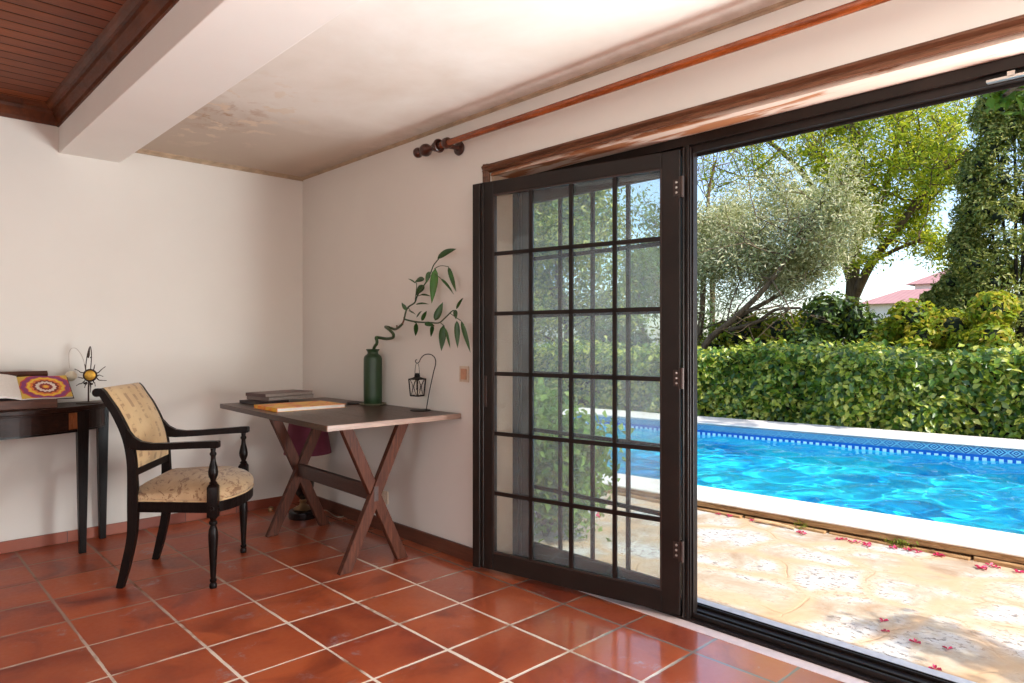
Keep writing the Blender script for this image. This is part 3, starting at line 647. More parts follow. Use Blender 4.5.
# ---- hook stand and small lantern
LX = 2.345
def q6(x, y, dx=0): return atx(350+x/7.592, 330+y/7.592, LX+dx)
foot = q6(577, 605); foot.z = .801
t = thing('lantern_stand', 'thin black iron crook stand on the desk by the wall', 'stand', (LX, foot.y, .80))
b = MB().lathe([(0,.8005),(.058,.8005),(.060,.803),(.057,.806),(0,.808)], (LX-.002, foot.y+.050, 0), 32); obj('base', b, 'lantern_iron', t)
pole = [foot, q6(600,480), q6(632,330), q6(650,255), q6(645,215), q6(622,190), q6(590,183), q6(560,192), q6(538,215), q6(526,240), q6(512,252), q6(498,243), q6(500,228), q6(508,226)]
b = MB().tube(smooth_path(pole, 5), .0027, 8); obj('crook', b, 'lantern_iron', t)
hk = q6(510, 250)
t = thing('lantern', 'tiny black iron candle lantern hanging from the crook stand', 'lantern', (hk.x, hk.y, q6(510,497).z))
top = q6(509, 372); bot = q6(510, 498); cx_, cyy = LX, hk.y
zt, zb = top.z, bot.z; ht, hb = .036, .029
b = MB().tube(smooth_path([(cx_, cyy+.022, zt+.002), (cx_, cyy+.022, zt+.035), (cx_, cyy+.014, hk.z-.012), (cx_, cyy, hk.z-.001), (cx_, cyy-.014, hk.z-.012), (cx_, cyy-.022, zt+.035), (cx_, cyy-.022, zt+.002)], 5), .0016, 6); obj('bail_handle', b, 'lantern_iron', t)
# boxy lantern turned 45 degrees
def ring4(h, z, a0=PI/4+.2): return [Vector((cx_+h*math.sqrt(2)*math.cos(a0+k*PI/2)*.95, cyy+h*math.sqrt(2)*math.sin(a0+k*PI/2)*.95, z)) for k in range(4)]
b = MB(); Tn, Bn = ring4(ht, zt), ring4(hb, zb)
for k in range(4):
    b.beam(Tn[k], Bn[k], .005, .005, bev=0, up=(1,.3,0)); b.beam(Tn[k], Tn[(k+1)%4], .006, .006, bev=0); b.beam(Bn[k], Bn[(k+1)%4], .007, .007, bev=0)
    mt = (Tn[k]+Tn[(k+1)%4])/2; mb_ = (Bn[k]+Bn[(k+1)%4])/2; cpt = (Tn[k]+Tn[(k+1)%4]+Bn[k]+Bn[(k+1)%4])/4
    l = lambda A, Bq, s: A+(Bq-A)*s
    for e0, e1 in ((Tn[k], l(cpt, Tn[k], .0)), ): pass
    b.tube(smooth_path([l(Tn[k], Tn[(k+1)%4], .12), l(cpt, Tn[k], .1), l(Bn[k], Bn[(k+1)%4], .12)], 4), .0018, 5)
    b.tube(smooth_path([l(Tn[k], Tn[(k+1)%4], .88), l(cpt, Tn[(k+1)%4], .1), l(Bn[k], Bn[(k+1)%4], .88)], 4), .0018, 5)
b.add(ring4(hb+.002, zb-.003)+ring4(hb+.002, zb+.002), [(0,1,2,3),(4,5,6,7),(0,1,5,4),(1,2,6,5),(2,3,7,6),(3,0,4,7)])
obj('lantern_body', b, 'lantern_iron', t)
b = MB(); b.add(ring4(ht+.004, zt)+ring4(ht*.35, zt+.012)+ring4(ht*.33, zt+.024)+ring4(ht*.2, zt+.034), [(0,1,2,3)]+[(4*j+i, 4*j+(i+1)%4, 4*j+4+(i+1)%4, 4*j+4+i) for j in range(3) for i in range(4)]+[(12,13,14,15)])
obj('roof', b, 'lantern_iron', t)
b = MB(); T2, B2 = ring4(ht-.003, zt-.003), ring4(hb-.003, zb+.003)
b.add(T2+B2, [(i, (i+1)%4, 4+(i+1)%4, 4+i) for i in range(4)]); obj('glass', b, 'clear_glass', t)
b = MB().lathe([(0, zb+.003),(.014, zb+.003),(.014, zb+.030),(0, zb+.032)], (cx_, cyy, 0), 16); obj('candle', b, 'candle_wax', t)

# ---- table lamp standing on the floor behind the desk
lx, ly = 2.20, 4.36
t = thing('table_lamp', 'dark urn-shaped table lamp with burgundy shade on the floor under the desk', 'lamp', (lx, ly, 0))
b = MB().lathe([(0,0),(.092,0),(.094,.006),(.094,.045),(.088,.052),(.05,.055),(0,.056)], (lx, ly, 0), 36); obj('base', b, 'lamp_ceramic', t)
b = MB().lathe([(.0,.056),(.06,.056),(.064,.064),(.05,.072),(.026,.085),(.020,.10),(.026,.115),(.020,.125),(0,.126)], (lx, ly, 0), 30); obj('collar', b, 'brass_trim', t)
b = MB().lathe([(.0,.125),(.018,.125),(.03,.14),(.055,.17),(.072,.21),(.076,.25),(.068,.285),(.045,.31),(.028,.325),(.024,.345),(.034,.358),(.03,.366),(0,.37)], (lx, ly, 0), 30); obj('body', b, 'lamp_ceramic', t)
b = MB().lathe([(.010,.368),(.010,.47)], (lx, ly, 0), 12); obj('socket', b, 'brass_trim', t)
b = MB().lathe([(.158,.435),(.156,.445),(.120,.665),(.119,.669),(.116,.669),(.153,.437),(.158,.435)], (lx+.03, ly-.01, 0), 40); obj('lamp_shade', b, 'burgundy_shade', t)
b = MB()
for k in range(3):
    a = k*2*PI/3; b.tube([(lx, ly, .45), (lx+.03+.15*math.cos(a), ly-.01+.15*math.sin(a), .442)], .002, 6)
obj('shade_spider', b, 'brass_trim', t)
cp = [(lx+.09, ly-.02, .006), atz(325,510,.006), atz(338,517,.006), atz(352,512,.006), atz(365,503,.006), atz(376,503,.006)]
b = MB().tube(smooth_path(cp, 6), .0035, 8); obj('power_cord', b, 'cable_plastic', t)
pp = atz(271, 511, 0)
b = MB().lathe([(0,.0),(.020,.0),(.022,.006),(.020,.022),(.010,.030),(0,.032)], (pp.x, pp.y, 0), 18)
tag(rebase(obj('caster_cup', b, 'brass_trim'), (pp.x, pp.y, 0)), 'small shiny brass cup on the floor by the far desk leg', 'cup')

# ================================================================= CHAIR
CHX = math.atan2(-.593, .805)
t = thing('armchair', 'dark wooden armchair with cream patterned upholstery and scrolled back', 'chair', (1.249, 3.772, 0), CHX)
prof = [(-.232,0),(-.215,.065),(-.200,.131),(-.182,.22),(-.174,.302),(-.173,.424),(-.176,.55),(-.180,.62),(-.193,.70),(-.214,.766),(-.238,.820),(-.263,.868),(-.292,.912),(-.312,.944),(-.328,.960)]
pr_s = smooth_path([(x, 0, z) for x, z in prof], 3)
def stile(side):
    b = MB(); n = len(pr_s); vs = []; fs = []
    for i, p in enumerate(pr_s):
        d = (pr_s[min(i+1,n-1)]-pr_s[max(i-1,0)]).normalized(); nx = Vector((d.z, 0, -d.x))   # front normal
        z = p.z; hw = .0195 + .004*math.exp(-((z-.4)/.12)**2) - .004*max(0, (z-.7)/.25) - .004*max(0, 1-z/.1)
        yc = side*(.222-.004*z); ht_ = .016
        for a_, c_ in ((-1,-1),(1,-1),(1,1),(-1,1)): vs.append(p + nx*hw*a_ + Vector((0, yc+c_*ht_, 0)))
    for i in range(n-1):
        for k in range(4): fs.append((i*4+k, i*4+(k+1)%4, i*4+4+(k+1)%4, i*4+4+k))
    fs += [(0,1,2,3), ((n-1)*4, (n-1)*4+1, (n-1)*4+2, (n-1)*4+3)]
    b.add(vs, fs, True)
    # scroll end
    sc_ = [(-.335+.0, .0)]
    b.lathe([(0, side*(.2185)-.017), (.018, side*.2185-.017), (.021, side*.2185-.013), (.021, side*.2185+.013), (.018, side*.2185+.017), (0, side*.2185+.017)], (-.337, 0, .950), 20, 'y')
    return b
for s_ in (-1, 1): obj('rear_leg', stile(s_), 'ebonised_wood', t, local=True, auto=50)
# reeding on the side of the near stile
turn = [(.0,0),(.016,0),(.018,.008),(.017,.020),(.012,.028),(.016,.034),(.016,.042),(.012,.046),(.0135,.07),(.017,.14),(.0215,.22),(.0225,.255),(.020,.285),(.013,.305),(.019,.312),(.019,.322),(.013,.330),(.020,.345),(.0,.346)]
bal = [(0,.505),(.016,.505),(.020,.512),(.012,.520),(.014,.528),(.022,.548),(.0235,.565),(.019,.590),(.012,.618),(.011,.640),(.016,.648),(.016,.655),(.011,.662),(.013,.678),(0,.679)]
for s_ in (-1, 1):
    fx, fy = .217, s_*.283
    b = MB(); b.lathe(turn, (fx, fy, 0), 20); b.box(fx-.024, fx+.024, fy-.024, fy+.024, .345, .492, .003)
    b.add([(fx-.024, fy-.024, .491), (fx+.024, fy-.024, .491), (fx+.024, fy+.024, .491), (fx-.024, fy+.024, .491), (fx-.015, fy-.015, .506), (fx+.015, fy-.015, .506), (fx+.015, fy+.015, .506), (fx-.015, fy+.015, .506)], [(0,1,5,4),(1,2,6,5),(2,3,7,6),(3,0,4,7),(4,5,6,7)])
    leg_ = obj('front_leg', b, 'ebonised_wood', t, local=True, auto=35)
    b = MB().lathe([(0,s_*.004),(.004,s_*.004),(.005,s_*.002),(.009,s_*.003),(.012,s_*.001),(.012,-s_*.002)], (fx, fy+s_*.0255, .388), 16, 'y'); obj('rosette', b, 'ebonised_wood', leg_, local=True)
    b = MB().lathe([(0,.004),(.005,.003),(.009,.003),(.012,.0)], (fx+.0245, fy, .388), 16, 'x'); obj('rosette', b, 'ebonised_wood', leg_, local=True)
    b = MB(); b.lathe(bal, (fx, fy, 0), 20); obj('arm_post', b, 'ebonised_wood', t, local=True, auto=50)
    # arm with concave sweep up to the back
    pts = [(.247,.697,.017),(.235,.698,.019),(.20,.697,.019),(.10,.693,.018),(.0,.688,.018),(-.08,.686,.019),(-.13,.690,.024),(-.165,.702,.034),(-.19,.722,.045),(-.206,.742,.045)]
    vs = []; fs = []
    for i, (x, z, h) in enumerate(pts):
        u_ = (x+.206)/(.247+.206); y = s_*(.222+(.283-.222)*u_); hw = .017+.004*u_
        for a_, c_ in ((-1,-1),(1,-1),(1,1),(-1,1)): vs.append((x, y+a_*hw, z+c_*h*.9))
    for i in range(len(pts)-1):
        for k in range(4): fs.append((i*4+k, i*4+(k+1)%4, i*4+4+(k+1)%4, i*4+4+k))
    e_ = (len(pts)-1)*4; fs += [(0,1,2,3), (e_, e_+1, e_+2, e_+3)]
    b = MB().add(vs, fs, False); obj('armrest', b, 'ebonised_wood', t, local=True, bevel=.004)
# seat rails: outline in plan
def seat_outline(inset=0, nb=14):
    pts = []
    bw, fw = .215-inset, .283-inset; xb, xf = -.175+inset*.5, .217
    pts.append((xb, -bw)); pts.append((xf-.03, -fw*.985))
    for i in range(nb+1):
        s = -1+2*i/nb; pts.append((xf+(.105-inset)*(1-abs(s)**2.3)**.9 - inset*0, s*fw))
    pts.append((xf-.03, fw*.985)); pts.append((xb, bw)); return pts
b = MB(); so_, si_ = seat_outline(0), seat_outline(.028)
m = len(so_)
vs = [(x,y,.362) for x,y in so_]+[(x,y,.415) for x,y in so_]+[(x,y,.362) for x,y in si_]+[(x,y,.415) for x,y in si_]
fs = []
for i in range(m):
    j = (i+1)%m; fs += [(i,j,m+j,m+i), (2*m+i,2*m+j,3*m+j,3*m+i), (i,j,2*m+j,2*m+i), (m+i,m+j,3*m+j,3*m+i)]
b.add(vs, fs); obj('seat_rail', b, 'ebonised_wood', t, local=True, bevel=.003)
# cushion
b = MB(); vs = []; fs = []; lay = [(.006,.412),(.000,.426),(-.003,.443),(.002,.462),(.018,.482),(.05,.502),(.10,.516),(.16,.522)]
base_o = seat_outline(0, 14)
cxo = (.02, 0)
for ins_, z in lay:
    for (x, y) in base_o:
        k = 1-ins_/.22; x2 = cxo[0]+(x-cxo[0])*k; y2 = cxo[1]+(y-cxo[1])*k
        if abs(y) > .26 and x > .1 : x2 = min(x2, .30)
        vs.append((x2, y2, z))
for L_ in range(len(lay)-1):
    for i in range(m): fs.append((L_*m+i, L_*m+(i+1)%m, (L_+1)*m+(i+1)%m, (L_+1)*m+i))
fs.append(tuple((len(lay)-1)*m+i for i in range(m))); fs.append(tuple(range(m)))
b.add(vs, fs, True); obj('seat_cushion', b, 'seat_cloth', t, local=True, auto=70)
b = MB()
for (x, y), (x2, y2) in zip(base_o[:-1], base_o[1:]): pass
b.tube([Vector((x*1.0, y*1.0, .419)) for x, y in base_o], .004, 8); obj('piping', b, 'back_cloth', t, local=True)
# upholstered back panel: curved, from lower rail to the rolled top
b = MB(); vs = []; fs = []; path = [p for p in pr_s if p.z >= .565]; K = 10; n = len(path)
extra = []
path = path+extra; n = len(path)
for side in (1, -1):
    for i, p in enumerate(path):
        d = (path[min(i+1,n-1)]-path[max(i-1,0)]).normalized(); nx = Vector((d.z, 0, -d.x))
        s = i/(n-1); edge_ = min(1, s*9)*min(1, (1-s)*9)
        for k in range(K+1):
            v_ = -1+2*k/K; th = (.018+.016*(1-abs(v_)**3)*edge_) if side > 0 else -.008
            vs.append(p + nx*th + Vector((0, v_*.2045, 0)))
o2 = n*(K+1)
for q_ in (0, 1):
    for i in range(n-1):
        for k in range(K): a_ = q_*o2+i*(K+1)+k; fs.append((a_, a_+1, a_+K+2, a_+K+1))
for i in range(n-1):
    for k in (0, K): a_ = i*(K+1)+k; fs.append((a_, a_+K+1, o2+a_+K+1, o2+a_))
for k in range(K):
    for i in (0, n-1): a_ = i*(K+1)+k; fs.append((a_, a_+1, o2+a_+1, o2+a_))
b.add(vs, fs, True); obj('back_cushion', b, 'back_cloth', t, local=True, auto=60)
b = MB().box(-.195, -.160, -.208, .208, .540, .575, .004); obj('back_rail', b, 'ebonised_wood', t, local=True)
b = MB().lathe([(.016, -.204), (.016, .204)], (-.339, 0, .948), 16, 'y'); obj('top_rail', b, 'ebonised_wood', t, local=True)

# ================================================================= CONSOLE TABLE
cX, cY, ea, eb = .45, 4.782, .685, .455
def half(a, b_, n=36): return [(cX+a*math.cos(PI+PI*i/n), cY+b_*math.sin(PI+PI*i/n)) for i in range(n+1)]
t = thing('console_table', 'dark half-round console table against the back wall', 'table', (cX, 4.6, 0))
b = MB(); b.prism(half(ea, eb), .812, .836, 'z'); b.prism(half(ea-.012, eb-.012), .802, .812, 'z'); obj('tabletop', b, 'console_wood', t, bevel=.003)
b = MB().prism(half(ea-.035, eb-.035), .690, .802, 'z'); obj('apron', b, 'console_wood', t)
b = MB().prism(half(ea-.031, eb-.031), .690, .701, 'z'); obj('apron_bead', b, 'ebonised_wood', t)
for lx_, ly_ in ((.928, 4.495), (1.085, 4.745), (-.028, 4.495), (-.185, 4.745)):
    b = MB(); b.beam((lx_, ly_, 0), (lx_, ly_, .81), .034, .034, up=(0,1,0), bev=.002, w1=.060, t1=.060); obj('leg', b, 'ebonised_wood', t)
# paler inlay block on the apron
ip = [aty(61.5, 425, 4.4), ]
th0, th1 = None, None
b = MB(); aa, bb = ea-.032, eb-.032
def ell(tt, a, c): return Vector((cX+a*math.cos(tt), cY+c*math.sin(tt), 0))
for (t0, t1) in ((PI*1.712, PI*1.748),):
    vs = []; K = 4
    for r_ in (0, .004):
        for i in range(K+1):
            p = ell(t0+(t1-t0)*i/K, aa+r_, bb+r_); vs += [(p.x, p.y, .708), (p.x, p.y, .800)]
    fs = []; h_ = 2*(K+1)
    for i in range(K): fs += [(2*i, 2*i+1, 2*i+3, 2*i+2), (h_+2*i, h_+2*i+1, h_+2*i+3, h_+2*i+2), (2*i, 2*i+2, h_+2*i+2, h_+2*i), (2*i+1, 2*i+3, h_+2*i+3, h_+2*i+1)]
    fs += [(0,1,h_+1,h_), (2*K, 2*K+1, h_+2*K+1, h_+2*K)]
    b.add(vs, fs)
o = obj('inlay', b, 'inlay_wood', t); o['label'] = 'pale orange-brown inlaid block'

# ---- book stand with open book
zs = .8365
t = thing('book_stand', 'brown wooden book stand on the dark console table', 'book stand', (.45, 4.5, zs))
b = MB(); b.box(.16, .795, 4.425, 4.62, zs, zs+.018, .003); b.box(.16, .795, 4.415, 4.445, zs, zs+.050, .003); obj('base', b, 'book_stand_wood', t)
b = MB(); b.beam((.475, 4.462, zs+.018), (.475, 4.655, 1.0), .62, .014, up=(0,-1,.8), bev=.002); obj('back_board', b, 'book_stand_wood', t)
b = MB(); b.beam((.16, 4.660, 1.008), (.79, 4.660, 1.008), .030, .036, up=(0,-.62,.78), bev=.003); obj('top_rail', b, 'book_stand_wood', t)
t = thing('open_book', 'open book with white left page and purple and orange ring pattern on right', 'book', (.6, 4.5, zs+.03))
A0 = Vector((0, 4.428, zs+.046)); U_ = (Vector((0, 4.602, .992))-A0)        # slanted page plane: up direction
nb_ = Vector((0, -U_.z, U_.y)).normalized()
if nb_.y > 0: nb_ = -nb_
def page(b, xa, xb, lift0, lift1, th, n=8, uv=False, curl=.0):
    vs = []; 
    for q_ in (0, 1):
        for i in range(n+1):
            s = i/n; x = xa+(xb-xa)*s; h = lift0*(1-s)**2+lift1*s+.014*math.sin(PI*min(1, s*1.6))*curl
            for u_ in (0, 1): vs.append(A0*1 + U_*u_ + Vector((x, 0, 0)) + nb_*(h + (th if q_ else 0)))
    fs = []; m_ = 2*(n+1)
    for q_ in (0, 1):
        for i in range(n): a_ = q_*m_+2*i; fs.append((a_, a_+1, a_+3, a_+2))
    for i in range(n):
        for u_ in (0,1): a_ = 2*i+u_; fs.append((a_, a_+2, m_+a_+2, m_+a_))
    for i in (0, n): a_ = 2*i; fs.append((a_, a_+1, m_+a_+1, m_+a_))
    b.add(vs, fs, True); return b
b = page(MB(), .635, .868, .004, .006, .007, curl=.25); b2 = page(MB(), .635, .36, .004, .010, .014, curl=1.3)
obj('page_block', b, 'white_pages', t); obj('left_page', b2, 'white_pages', t)
b = MB(); b.box(.35, .872, 4.424, 4.428, zs+.042, zs+.05); 
cov = page(MB(), .632, .876, -.002, -.002, .003); cov2 = page(MB(), .638, .352, -.002, .002, .003)
cov.add(cov2.v, cov2.f); obj('cover', cov, 'dark_cover', t)
# picture page, with UVs
me = bpy.data.meshes.new('picture_page'); vs = []; n_ = 12; uvs = []
for i in range(n_+1):
    s = i/n_; x = .637+(.868-.637)*s; h = .004*(1-s)**2+.006*s+.014*math.sin(PI*min(1, s*1.6))*.25+.0078
    for u_ in (0, 1): vs.append(A0 + U_*u_ + Vector((x, 0, 0)) + nb_*h - t.location); uvs.append((s, u_))
fs = [(2*i, 2*i+2, 2*i+3, 2*i+1) for i in range(n_)]
me.from_pydata([tuple(v) for v in vs], [], fs); ul = me.uv_layers.new(name='uv')
for l_ in me.loops: ul.data[l_.index].uv = uvs[l_.vertex_index]
me.materials.append(M['mandala_page']); o = bpy.data.objects.new('picture_page', me); C.objects.link(o); o.parent = t; o['label'] = 'page with purple, orange and white ring pattern'
sd = o.modifiers.new('t', 'SOLIDIFY'); sd.thickness = .0006; sd.offset = 0

# ---- metal sun ornament
SY = 4.60; zc = .8365
def qs(px, py, dy=0): return aty(px, py, SY+dy)
ctr = qs(90.3, 375.3); bx = qs(88.5, 405).x
t = thing('sun_ornament', 'wiry iron sun ornament with a gold face on the dark console table', 'ornament', (bx, SY, zc))
b = MB().lathe([(0, zc),(.062, zc),(.064, zc+.003),(.060, zc+.006),(.012, zc+.009),(0, zc+.009)], (bx, SY, 0), 36); obj('base', b, 'rust_iron', t)
b = MB().tube(smooth_path([(bx, SY, zc+.006), (bx+.001, SY+.004, .92), (ctr.x-.006, SY+.006, ctr.z-.03)], 5), .0045, 8)
lp = [qs(85.5,372), qs(86.2,362), qs(88,352), qs(90.2,346.5), qs(91.4,353), qs(91.2,362), qs(90.5,370)]
b.tube(smooth_path(lp, 5), .0026, 8); b.tube(smooth_path([qs(88.3,358), qs(89.6,348)], 3), [.004,.006,.004,.002], 8); b.lathe([(0,-.006),(.005,-.003),(.005,.003),(0,.006)], tuple(qs(91,357.5)), 10)
obj('pole', b, 'rust_iron', t)
fdir = Vector((-sy_*.5, -cy_, 0)).normalized()
def disc(b, c, r, off, seg=28, thk=.004, dome=.0):
    xh = Vector((-fdir.y, fdir.x, 0)); ce = Vector(c)+fdir*off; vs = [ce+fdir*dome]
    for rr_, dd in ((r*.6, dome*.8), (r, 0)):
        for k in range(seg): a_ = 2*PI*k/seg; vs.append(ce+xh*rr_*math.cos(a_)+Vector((0,0,1))*rr_*math.sin(a_)+fdir*dd)
    for k in range(seg): a_ = 2*PI*k/seg; vs.append(ce+xh*r*math.cos(a_)+Vector((0,0,1))*r*math.sin(a_)-fdir*thk)
    fs = [(0, 1+k, 1+(k+1)%seg) for k in range(seg)]+[(1+k, 1+seg+k, 1+seg+(k+1)%seg, 1+(k+1)%seg) for k in range(seg)]+[(1+seg+k, 1+2*seg+k, 1+2*seg+(k+1)%seg, 1+seg+(k+1)%seg) for k in range(seg)]+[tuple(1+2*seg+k for k in range(seg))]
    b.add(vs, fs, True)
b = MB(); disc(b, ctr, .030, .006, dome=.005); obj('face', b, 'gold_disc', t)
xh = Vector((-fdir.y, fdir.x, 0))
b = MB(); b.tube([ctr+fdir*.005+(xh*math.cos(a_)+Vector((0,0,1))*math.sin(a_))*.033 for a_ in [k*2*PI/32 for k in range(33)]], .005, 8, False); disc(b, ctr, .034, -.001); b.lathe([(0,-.008),(.010,-.004),(.011,.003),(0,.009)], tuple(qs(85.5,383.3)), 12); b.lathe([(0,-.007),(.009,-.003),(.009,.003),(0,.008)], tuple(qs(91.5,384)), 12)
obj('rim', b, 'rust_iron', t)
rays = [(74.5,369,78,370.5,84,372.5),(78,377,81,377.8,84.5,376.5),(76,386,79,384,85,380.5),(84.5,388,85.5,385,87,381.5),(90.3,392.5,90.8,387,90.2,382),(95.3,386.5,94.8,383,93.3,380.5),(106.5,380.5,101,380.3,96.5,377.5),(103.3,376.5,99,375,96.5,375),(105.5,366.5,101,370,96,373),(95,364.5,94.3,367,93.3,370.5),(84.5,364,85.3,367,86.5,371)]
for (x1_, y1_, x2_, y2_, x3_, y3_) in rays:
    b = MB().tube(smooth_path([qs(x3_, y3_), qs((x2_+x3_)/2, (y2_+y3_)/2+1), qs(x2_, y2_), qs(x1_, y1_)], 4), [.0032]*5+[.0028]*4+[.002]*4, 7); obj('ray', b, 'rust_iron', t)
plain('pale_wire', rgb(176, 160, 148), .4, .3)
b = MB().tube(smooth_path([qs(85.5,373,.02), qs(84,362,.05), qs(80.5,353.5,.08), qs(76,348.5,.10), qs(71.5,348.5,.12), qs(69,353,.13), qs(69,361,.13), qs(69.5,368,.13)], 5), .0014, 6); obj('wire_arch', b, 'pale_wire', t)
pb = qs(71, 376, .13); b = MB().lathe([(.030*math.sin(a_), -.030*math.cos(a_)) for a_ in [k*PI/14 for k in range(15)]], tuple(pb), 24); o = obj('glass_ball', b, 'frosted_ball', t); o['label'] = 'pale cream ball'

# ================================================================= OUTDOORS
PZ = -.02
def ln(x, y0, k): return lambda y: x+k*(y0-y)
no_ = ln(4.40, 2.66, .054); ni_ = ln(4.82, 2.93, .077); fi_ = ln(8.55, 5.195, .112); fo_ = ln(9.28, 5.645, .121)
YA, YB = -6.0, 7.2
b = MB().add([(2.72,-9,PZ),(no_(-9)+.03,-9,PZ),(no_(10)+.03,10,PZ),(2.72,10,PZ),(2.72,-9,PZ-.1),(no_(-9)+.03,-9,PZ-.1),(no_(10)+.03,10,PZ-.1),(2.72,10,PZ-.1)], [(0,1,2,3),(4,5,6,7),(0,1,5,4),(1,2,6,5),(2,3,7,6),(3,0,4,7)])
struct('patio_paving', b, 'patio_stone')
def quad_prism(b, p, z0, z1): b.prism([tuple(q) for q in p], z0, z1, 'z')
t = thing('swimming_pool', 'bright blue swimming pool with white coping beyond the patio', 'swimming pool', (6.6, 3.0, -.1))
b = MB(); quad_prism(b, [(no_(YA-.6), YA-.6), (ni_(YA-.6), YA-.6), (ni_(YB), YB), (no_(YB), YB)], .043, .058)
quad_prism(b, [(no_(YB), YB), (fo_(YB), YB), (fo_(YB+.5), YB+.5), (no_(YB+.5), YB+.5)], .022, .058)
quad_prism(b, [(ni_(YA-.6), YA-.6), (fo_(YA-.6), YA-.6), (fo_(YA), YA), (ni_(YA), YA)], .022, .058)
quad_prism(b, [(fi_(YA), YA), (fo_(YA), YA), (fo_(YB), YB), (fi_(YB), YB)], .022, .058)
obj('coping', b, 'coping_stone', t, bevel=.006)
b = MB(); quad_prism(b, [(no_(YA)+.004, YA), (ni_(YA)-.02, YA), (ni_(YB)-.02, YB), (no_(YB)+.004, YB)], .010, .043); quad_prism(b, [(no_(YA)+.05, YA), (ni_(YA)-.02, YA), (ni_(YB)-.02, YB), (no_(YB)+.05, YB)], -.1, .010)
rnd = random.Random(5); y = -2.0
while y < 7.0:    # rough irregular stones along the foot of the step
    L_ = rnd.uniform(.25, .6); d_ = rnd.uniform(.035, .075); xx = no_(y)-.02
    b.box(xx-d_*.1, xx+.10, y, y+L_-.015, PZ-.01, PZ+rnd.uniform(.012, .026), .006); y += L_
obj('riser', b, 'riser_stone', t)
b = MB()
zb_ = -1.25; WAVE = .55
vs = [(ni_(YA), YA), (ni_(YB), YB), (fi_(YB), YB), (fi_(YA), YA)]
vv = [(x, y, zb_) for x, y in vs]+[(x, y, -.12) for x, y in vs]
b.add(vv, [(0,1,2,3)]+[(i, (i+1)%4, 4+(i+1)%4, 4+i) for i in range(4)]); obj('basin', b, 'pool_liner', t)
b = MB(); vv = [(x, y, -.12) for x, y in vs]+[(x, y, .045) for x, y in vs]; b.add(vv, [(i, (i+1)%4, 4+(i+1)%4, 4+i) for i in range(4)]); obj('tile_band', b, 'band_tiles', t)
nx_, ny_ = 120, 400; gx, gy = np.meshgrid(np.linspace(0,1,nx_), np.linspace(0,1,ny_))
yy_ = YA+(YB-YA)*gy; xa_ = 4.82+.077*(2.93-yy_)+.001; xb_ = 8.55+.112*(5.195-yy_)-.001; xx_ = xa_+(xb_-xa_)*gx
wr = np.random.default_rng(4); hz = np.zeros_like(xx_)
for k in range(34):
    wl = wr.uniform(.16, .8); a_ = wr.uniform(0, 2*PI); hz += .0085*wl**1.1*np.sin(2*PI/wl*(xx_*np.cos(a_)+yy_*np.sin(a_))+wr.uniform(0,6.28)+.8*np.sin(xx_*1.7+yy_*1.1+k))
wv2 = np.stack([xx_.ravel(), yy_.ravel(), (-.105+hz*WAVE).ravel()], 1)
wf2 = [(j*nx_+i, j*nx_+i+1, (j+1)*nx_+i+1, (j+1)*nx_+i) for j in range(ny_-1) for i in range(nx_-1)]
b = MB().add([tuple(v) for v in wv2], wf2, True); wat = obj('water', b, 'pool_water', t, auto=180)
if wat.data.polygons[0].normal.z < 0: wat.data.flip_normals()
wat.cycles.is_caustics_caster = True
for o_ in t.children:
    if o_.name in ('basin', 'tile_band'): o_.cycles.is_caustics_receiver = True
# ground beyond: one sheet with a hole for pool and house
b = MB()
def gq(p): b.add([(x, y, PZ-.03) for x, y in p], [(0,1,2,3)])
gq([(fo_(YA-.6)-.05, -60), (80, -60), (80, 90), (fo_(YB+.5)-.2, 90)]); gq([(-60,-60),(fo_(YA-.6)-.05,-60),(fo_(YA-.6)-.05,YA-.6),(-60,YA-.6)]); gq([(-60,YB+.5),(fo_(YB+.5)-.2,YB+.5),(fo_(YB+.5)-.2,90),(-60,90)])
gq([(-60,YA-.6),(-2.85,YA-.6),(-2.85,YB+.5),(-60,YB+.5)]); gq([(-2.85,YA-.6),(2.75,YA-.6),(2.75,-2.85),(-2.85,-2.85)])
struct('ground', b, 'soil_and_grass')

rng = np.random.default_rng(11)
